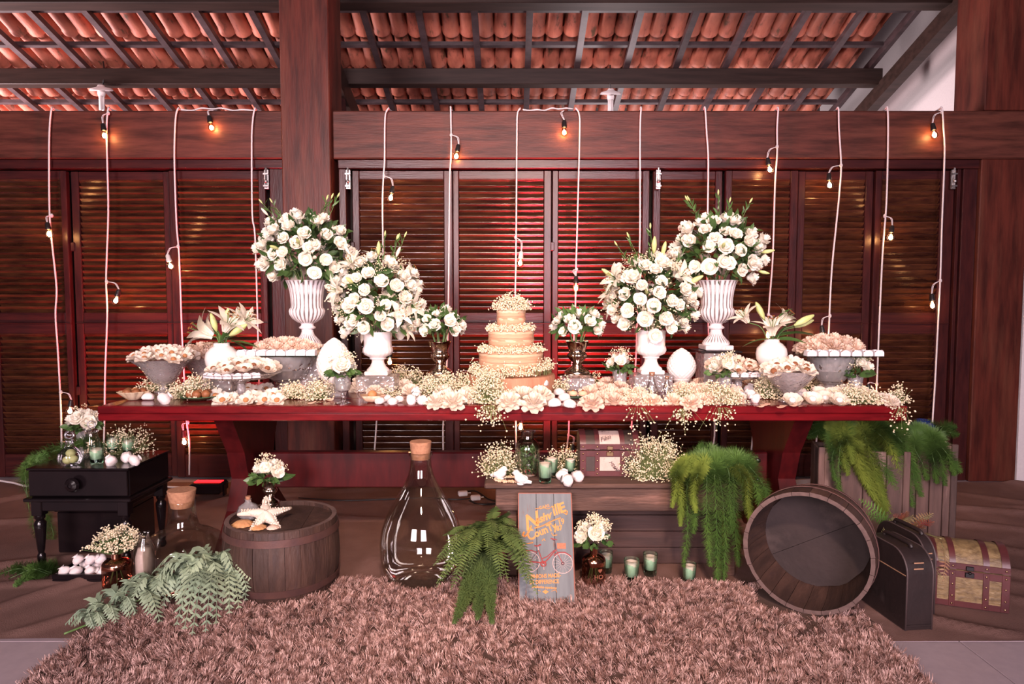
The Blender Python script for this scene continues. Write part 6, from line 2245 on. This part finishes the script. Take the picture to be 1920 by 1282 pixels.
for tx, ty, z in ((465, 1108, .10), (470, 1085, .14), (462, 1125, .06), (345, 1180, .06), (360, 1190, .05), (385, 1185, .06), (300, 1165, .05), (330, 1172, .05), (280, 1150, .05), (405, 1170, .06), (430, 1150, .07), (448, 1140, .06), (170, 1145, .05), (190, 1125, .06), (230, 1105, .07)):
    tip = onz(tx, ty, z)
    j = min(range(len(sp)), key=lambda q: (sp[q] - tip).length)
    p = sp[max(0, min(len(sp) - 1, j + 1))] + Vector((0, 0, .03))
    pinnate([p, p.lerp(tip, .5) + Vector((0, 0, .05)), tip], 13, .042, M['sage'], sg_, lw=.50, droop=.3, shape=.5, fwd=.75)

# --- red and cream ferns behind the suitcases
rf = thing('variegated_fern', 'red and cream variegated fern behind the suitcase tops', 'fern')
rb = at(1690, 1015, 2.98)
for tx, ty, Yt, mt in ((1720, 985, 2.85, 'fernC'), (1750, 962, 2.85, 'fernC'), (1752, 978, 2.82, 'fernR'), (1690, 962, 2.9, 'fernR'), (1700, 958, 2.9, 'fernR'), (1668, 975, 2.85, 'fernC'), (1640, 970, 2.85, 'fernG'), (1610, 935, 2.95, 'fernG'), (1618, 960, 2.92, 'fernG'), (1650, 1000, 2.8, 'fernC'),
                       (1712, 965, 2.88, 'fernC'), (1765, 1010, 2.70, 'fernC'), (1768, 1085, 2.66, 'fernC'), (1675, 965, 2.88, 'fernR'), (1735, 990, 2.8, 'fernR')):
    tip = at(tx, ty, Yt)
    pinnate([rb, rb.lerp(tip, .5) + Vector((0, 0, .03)), tip], 15, .032, M[mt], rf, lw=.36, droop=.1, up=(0, -1, .2))
pinnate([at(1765, 1015, 2.74), at(1772, 1050, 2.64), at(1768, 1090, 2.60)], 12, .028, M['fernC'], rf, lw=.36, up=(0, -1, .2))

# ================================================================== THE SHAG RUG
rug = thing('shag_rug', 'deep pink brown shag rug in front of the display', 'rug', (0, 0, .007))
out_ = [(-1.58, 1.15), (1.33, 1.15), (1.36, 2.40), (1.39, 2.55), (1.37, 2.72), (1.25, 2.86), (.6, 2.93), (-.3, 2.95), (-.85, 2.93), (-1.15, 2.84), (-1.42, 2.72), (-1.53, 2.60), (-1.58, 2.42)]
obj('backing', prism(out_, 0, .012), pm('rug backing', (.10, .055, .042), rough=.95, scale=30), rug)
M['shag'] = pm('shag yarn', (.34, .185, .150), (.13, .062, .048), rough=.85, scale=30, spec=.2, wear=(.66, .44, .39), wear_scale=38, wear_at=(.47, .57))
NT = 13500
c = np.stack([RNG.uniform(-1.62, 1.41, NT * 2), RNG.uniform(1.15, 2.95, NT * 2)], 1)
pv_ = np.array(out_)
ins = np.zeros(len(c), bool)
for i in range(len(pv_)):
    x1_, y1_ = pv_[i]
    x2_, y2_ = pv_[(i + 1) % len(pv_)]
    cond = ((y1_ > c[:, 1]) != (y2_ > c[:, 1])) & (c[:, 0] < (x2_ - x1_) * (c[:, 1] - y1_) / (y2_ - y1_ + 1e-12) + x1_)
    ins ^= cond
for bx_, by_, br_ in ((BLX, BLY, .235), (dx, dy, .15), (rimc.x, rimc.y + .1, .16)):             # no pile under what stands on it
    ins &= (c[:, 0] - bx_) ** 2 + (c[:, 1] - by_) ** 2 > br_ ** 2
c = c[ins][:NT]
nt_ = len(c)
nb = 19                                                          # yarns in one tuft
lean_a = np.sin(c[:, 0] * 3.1 + np.sin(c[:, 1] * 4) * 2) * 1.5 + c[:, 1] * 4 + RNG.normal(size=nt_) * 1.3
lean_d = np.stack([np.cos(lean_a), np.sin(lean_a)], 1) * RNG.uniform(.1, .9, (nt_, 1))
sp2 = RNG.normal(size=(nt_ * nb, 2))
base_ = np.repeat(np.concatenate([c, np.full((nt_, 1), .010)], 1), nb, 0) + np.concatenate([sp2 * .0040, np.zeros((nt_ * nb, 1))], 1)
hgt = np.repeat(RNG.uniform(.014, .036, nt_), nb)[:, None] * RNG.uniform(.8, 1.1, (nt_ * nb, 1))
ld = np.repeat(lean_d, nb, 0) + sp2 * .42
d3 = np.concatenate([ld, np.ones((nt_ * nb, 1))], 1)
d3 /= np.linalg.norm(d3, axis=1, keepdims=True)
mid = base_ + d3 * hgt * .6
tip = base_ + d3 * hgt * 1.05 + np.concatenate([-sp2 * .0022 + np.repeat(lean_d, nb, 0) * .008, np.zeros((nt_ * nb, 1))], 1)
sa = RNG.uniform(0, 2 * PI, nt_ * nb)
sd_ = np.stack([np.cos(sa), np.sin(sa), np.zeros_like(sa)], 1)
wd_ = RNG.uniform(.0007, .0013, (nt_ * nb, 1))
V = np.stack([base_ - sd_ * wd_, base_ + sd_ * wd_, mid + sd_ * wd_ * 1.2, mid - sd_ * wd_ * 1.2, tip + sd_ * wd_ * .6, tip - sd_ * wd_ * .6], 1).reshape(-1, 3)
q4 = np.array([(0, 1, 2, 3), (3, 2, 4, 5)])
Fc = (np.arange(nt_ * nb)[:, None, None] * 6 + q4[None]).reshape(-1, 4)
o = link('pile', tri_mesh('pile', V, Fc, M['shag']), rug)
o['kind'] = 'stuff'
# ================================================================== STRING LIGHTS
M['cord'] = pm('white flex', (.80, .72, .72), (.74, .66, .66), rough=.5, scale=30)
M['socket'] = pm('black lamp holder', (.020, .016, .016), rough=.35, scale=30)
M['socketw'] = pm('white lamp holder', (.80, .72, .68), rough=.4, scale=30)
M['bulb'] = glassmat('bulb glass', tint=(1, .88, .72), edge=(1, .9, .8), base=.06, power=.6)
M['filament'] = emit('glowing filament', (1.0, .50, .20), 160.0)
BULB = mesh_of('bulb', MB().add(lathe([(.010, 0), (.012, -.008), (.020, -.022), (.0225, -.034), (.019, -.048), (.010, -.056), (0, -.058)], 16, cap=False)), M['bulb'], 0)
FIL = mesh_of('filament', MB().add(ball(.0115, 10, 6, (1, 1, 1.2)), T(z=-.034)), M['filament'], 0)
SOCK = MB().add(lathe([(0, .040), (.008, .038), (.013, .030), (.014, .012), (.0155, .010), (.0155, -.004), (.011, -.006), (0, -.006)], 14, cap=False))
SOCKB, SOCKW = mesh_of('socket', SOCK, M['socket'], 40), mesh_of('socket', SOCK, M['socketw'], 40)
YC = YW - .085


def bulb_at(t, px, py, Y, tilt, white=False, energy=1.0, src=None, lit=True):
    """socket hanging at its top pixel, bulb below; its own lamp sits at the filament"""
    p = at(px, py, Y) - Vector(t.location)
    d = Vector((math.sin(tilt), 0, math.cos(tilt)))
    top = p + d * .055
    m = aim(p + d * .012, d)
    m = m @ Matrix.Scale(1.12, 4)
    so = link('socket', SOCKW if white else SOCKB, t, mat4=m)
    b = link('bulb', BULB, t, mat4=m)
    if lit:
        link('filament', FIL, b)
        l = bpy.data.lights.new('bulb_light', 'POINT')
        l.energy = energy * 2.6
        l.color = (1.0, .46, .20)
        l.shadow_soft_size = .012
        lo = bpy.data.objects.new('bulb_light', l)
        COL.objects.link(lo)
        lo.location = Vector(t.location) + (m @ Vector((0, 0, -.034)))
    if src is not None:
        s = at(src[0], src[1], Y + .01) - Vector(t.location)
        for k in (-1, 1):
            e = Vector((.004 * k, 0, 0))
            obj('lead', tube(smooth_path([s, s.lerp(top, .45) + Vector((.02 * (1 if top.x > s.x else -1), 0, .012)) + e, top + e * .6], 5), .0024, 5), M['cord'], t, 0)


CORDS = [
    ([(97, 207), (93, 240), (92, 300), (93, 400), (98, 460), (106, 540), (104, 590), (108, 650), (113, 740), (115, 800), (116, 870)], [(91, 432, -.12, False, (97, 404)), (132, 764, .15, False, (114, 735))], 'first hanging cord from the left, with bulbs at shutter height and above the side table'),
    ([(203, 207), (200, 240), (201, 300), (203, 400), (199, 520), (201, 590), (197, 700), (196, 780), (194, 860)], [(195, 247, -.1, False, (203, 212)), (219, 557, .3, False, (200, 528))], 'second hanging cord from the left, with one bulb on the beam and one low'),
    ([(334, 208), (329, 225), (327, 300), (331, 420), (336, 480), (341, 620), (346, 720), (350, 790), (355, 830), (355, 890)], [(318, 492, -.25, True, (334, 462)), (345, 822, -.05, False, (352, 792))], 'third hanging cord from the left, with a white lamp holder'),
    ([(478, 208), (474, 225), (472, 270), (473, 400), (478, 440), (482, 560), (484, 640), (486, 720), (487, 790), (491, 860)], [], 'fourth hanging cord from the left, passing behind the left tall bouquet'),
    ([(728, 207), (722, 222), (721, 300), (719, 330), (717, 380), (718, 480), (716, 600), (710, 720), (706, 790), (702, 850)], [(734, 364, .2, False, (720, 330)), (731, 672, .05, False, (722, 640))], 'hanging cord just right of the wooden post, behind the lily bouquet'),
    ([(845, 206), (846, 260), (845, 300), (843, 350), (840, 600), (836, 720), (831, 790), (831, 850)], [(857, 286, .2, False, (846, 253))], 'hanging cord over the left edge of the second shutter right of the post'),
    ([(975, 206), (970, 215), (969, 260), (968, 420), (967, 500), (966, 570), (967, 700), (967, 790), (968, 850)], [(976, 486, .1, True, (967, 445)), (977, 794, .1, False, (968, 760))], 'hanging cord directly behind the cake, with a white lamp holder'),
    ([(1080, 206), (1086, 215), (1087, 250), (1083, 400), (1081, 470), (1080, 500), (1078, 600), (1070, 720), (1067, 790), (1066, 815), (1060, 860)], [(1080, 533, 0, False, (1081, 505)), (1073, 848, .1, False, (1066, 815))], 'hanging cord above the right silver goblet'),
    ([(1202, 207), (1200, 250), (1200, 440), (1196, 560), (1193, 660), (1188, 740), (1184, 805), (1182, 850)], [], 'hanging cord behind the right lily bouquet, without a visible bulb'),
    ([(1322, 208), (1325, 250), (1328, 300), (1327, 400), (1326, 520), (1330, 650), (1340, 800), (1333, 850)], [], 'hanging cord behind the right tall urn, without a visible bulb'),
    ([(1459, 207), (1457, 240), (1457, 290), (1453, 350), (1449, 480), (1443, 560), (1440, 600), (1428, 720), (1415, 790), (1408, 850)], [(1442, 311, -.25, False, (1457, 275)), (1441, 622, .05, False, (1441, 590))], 'hanging cord above the right lily vase, with one bulb by the beam'),
    ([(1572, 207), (1573, 240), (1577, 310), (1574, 360), (1568, 420), (1560, 500), (1556, 570), (1554, 620), (1548, 720), (1534, 790), (1530, 830), (1522, 870), (1522, 905)], [(1555, 340, -.1, False, (1577, 310)), (1543, 625, -.2, False, (1556, 592))], 'hanging cord above the right crystal pedestal, with a bulb on a curved lead'),
    ([(1664, 207), (1665, 260), (1662, 380), (1655, 470), (1648, 620), (1644, 720), (1640, 790), (1640, 850)], [(1671, 438, .1, False, (1659, 405)), (1630, 735, -.2, False, (1644, 720))], 'second hanging cord from the right, with a bulb halfway up the last shutter'),
    ([(1766, 208), (1769, 240), (1771, 290), (1766, 420), (1763, 520), (1757, 640), (1753, 720), (1748, 800), (1750, 840)], [(1751, 246, -.2, False, (1766, 210)), (1748, 566, -.1, False, (1763, 526))], 'rightmost hanging cord, with one bulb on the beam and one halfway down'),
]
ZBT = zb1
for path, bulbs, lab in CORDS:
    p0 = at(path[0][0], path[0][1], YC)
    t = thing('string_light', lab, 'string light', (p0.x, YC, p0.z))
    o0 = Vector(t.location)
    pts = []
    for k, (px, py) in enumerate(path):
        y = YC if py < 780 else YC - .03
        pts.append(at(px, py, y) - o0)
    pts[0].z = ZBT + .006 - o0.z
    head = [Vector((pts[0].x + .03, .19, ZBT - .02 - o0.z)), Vector((pts[0].x + .015, .12, ZBT + .008 - o0.z)), Vector((pts[0].x, .03, ZBT + .008 - o0.z))]
    obj('cord', tube(smooth_path(head + pts, 5), .0058, 7), M['cord'], t, 0)
    for k, (px, py, tl, wh, src) in enumerate(bulbs):
        knot = at(src[0], src[1], YC) - o0
        obj('cord_joint', ball(.011, 8, 6, (1, 1, 1.3)), M['cord'], t, 0, loc=knot)
        bulb_at(t, px, py, YC - .022 if py < 780 else YC - .05, tl, wh, .9, src)
# two bulbs hung from cable laid along the beam top
for a, b, c, lab in ((334, 478, 400, 'short cord along the beam top with a bulb, between the third and fourth hanging cords'), (975, 1080, 1058, 'short cord along the beam top with a bulb, above the cake')):
    p0 = at(c, 206, YC)
    t = thing('string_light', lab, 'string light', (p0.x, YC, ZBT))
    pts = [Vector((at(x, 206, YC + .03).x - p0.x, .03 + (.02 if i % 2 else 0), .007 + (.010 if abs(x - c) < 30 else 0))) for i, x in enumerate(np.linspace(a + 5, b - 5, 8))]
    obj('cord', tube(smooth_path(pts, 4), .0056, 7), M['cord'], t, 0)
    bulb_at(t, c - (5 if c < 500 else 0), 232 if c < 500 else 241, YC - .01, -.2 if c < 500 else .0, False, 1.0, (c, 207))

# ------------------------------------------------------------------ ceiling sockets under the purlin
for px, py, lab in ((190, 168, 'white ceiling lamp with a tube bulb hanging from the purlin at the left'), (1145, 175, 'white ceiling lamp with a tube bulb hanging from the purlin above the cake')):
    p = at(px, py, 7.03)
    t = thing('ceiling_lamp', lab, 'lamp', p)
    t.scale = (1.25, 1.25, 1.35)
    obj('rose', lathe([(0, .035), (.02, .034), (.030, .020), (.078, .008), (.085, -.004), (.082, -.008), (.04, -.006), (0, -.006)], 28, cap=False), M['white'], t, 50, rot=(.25, 0, 0))
    obj('holder', lathe([(0, 0), (.028, -.006), (.030, -.03), (.024, -.05), (0, -.05)], 16, cap=False), M['white'], t, 50)
    for k in range(4):
        a = k * PI / 2
        obj('bulb_tube', tube([(.013 * math.cos(a), .013 * math.sin(a), -.05), (.013 * math.cos(a), .013 * math.sin(a), -.15)], .010, 8), M['white'], t, 0)
    obj('wire', tube([(0, .02, .034), (0, .05, .12), (0, .04, .22)], .006, 5), M['socket'], t, 0)

# ------------------------------------------------------------------ red floor lights behind the table
lens_m = emit('red lamp lens', (1.0, .015, .02), 2.5)
for px, Y, tgt, en, lab, rx in ((392, 4.28, (-2.45, YW, 1.3), 260, 'flat black stage light glowing red on the floor behind the left table leg', -.35), (1010, 4.22, (.25, YW, 1.3), 190, 'flat black stage light glowing red on the floor behind the bench', .0), (1120, 4.30, (.8, YW, 1.6), 110, 'second black stage light glowing red behind the bench, further right', .0)):
    p = at(px, 930, Y)
    t = thing('stage_light', lab, 'stage light', (p.x, Y, .014))
    obj('housing', box(-.10, .10, -.07, .07, .02, .085, .012), M['black'], t)
    obj('lens', box(-.085, .085, -.02, .03, .0855, .089, .001), lens_m, t)
    for s in (-1, 1):
        obj('bracket', box(s * .10 - .006, s * .10 + .006, -.02, .02, 0, .07, .002), M['black'], t)
    sp_ = lamp('stage_beam', 'SPOT', (p.x, Y, .12), tgt, en, (1.0, .03, .05), spot_size=math.radians(95), spot_blend=.8, shadow_soft_size=.06)
# warm up-light between the middle shutters, low behind the demijohn
for name, pts, r, m, lab in (
        ('power_cable', [(560, 933), (640, 938), (720, 936), (800, 933), (860, 936), (905, 930)], .005, 'socket', 'thin black power cable along the felt behind the demijohn'),
        ('power_cable', [(860, 925), (890, 920), (915, 935), (935, 942), (900, 945), (880, 938)], .006, 'socket', 'black cable loop and plug beside the left end of the bench'),
        ('white_cable', [(0, 898), (25, 905), (60, 912), (150, 912), (300, 912), (380, 916)], .007, 'cord', 'white cable on the felt behind the side table')):
    P = [onz(a, b, .026) for a, b in pts]
    P = [Vector((q.x, min(q.y, YW - .12), q.z)) for q in P]
    tag(obj(name, tube(smooth_path(P, 6), r, 6), M[m], None, 0), lab, 'cable')
for px, py, lab in ((892, 936, 'white plug adapter lying by the black cable loop'), (868, 928, 'small pale plug adapter behind the demijohn neck')):
    p = onz(px, py, .03)
    tag(obj('plug_adapter', MB().add(box(-.03, .03, -.018, .018, 0, .03, .006)).add(tube([(.03, 0, .015), (.05, 0, .015)], .004, 6)), M['cord'], None, loc=(p.x, min(p.y, YW - .15), .026), rot=(0, 0, .3)), lab, 'plug')
p = at(1510, 905, 4.2)
t = thing('folded_card', 'pale folded card lit by a bulb behind the tilted barrel', 'card', (at(1497, 905, 4.2).x, 4.2, .03))
obj('flap', box(0, .12, 0, .004, 0, .10), M['paper'], t, rot=(-.5, 0, .2))
obj('flap', box(0, .10, -.08, -.004, 0, .004), M['paper'], t)


# ------------------------------------------------------------------ lettering: curves turned into plain meshes
bpy.context.view_layer.update()
dg = bpy.context.evaluated_depsgraph_get()
for o in [q for q in bpy.data.objects if q.type == 'FONT']:
    me = bpy.data.meshes.new_from_object(o.evaluated_get(dg))
    nm, par, ml_ = o.name, o.parent, o.matrix_local.copy()
    bpy.data.objects.remove(o)
    n2 = bpy.data.objects.new(nm, me)
    COL.objects.link(n2)
    n2.parent = par
    n2.matrix_local = ml_
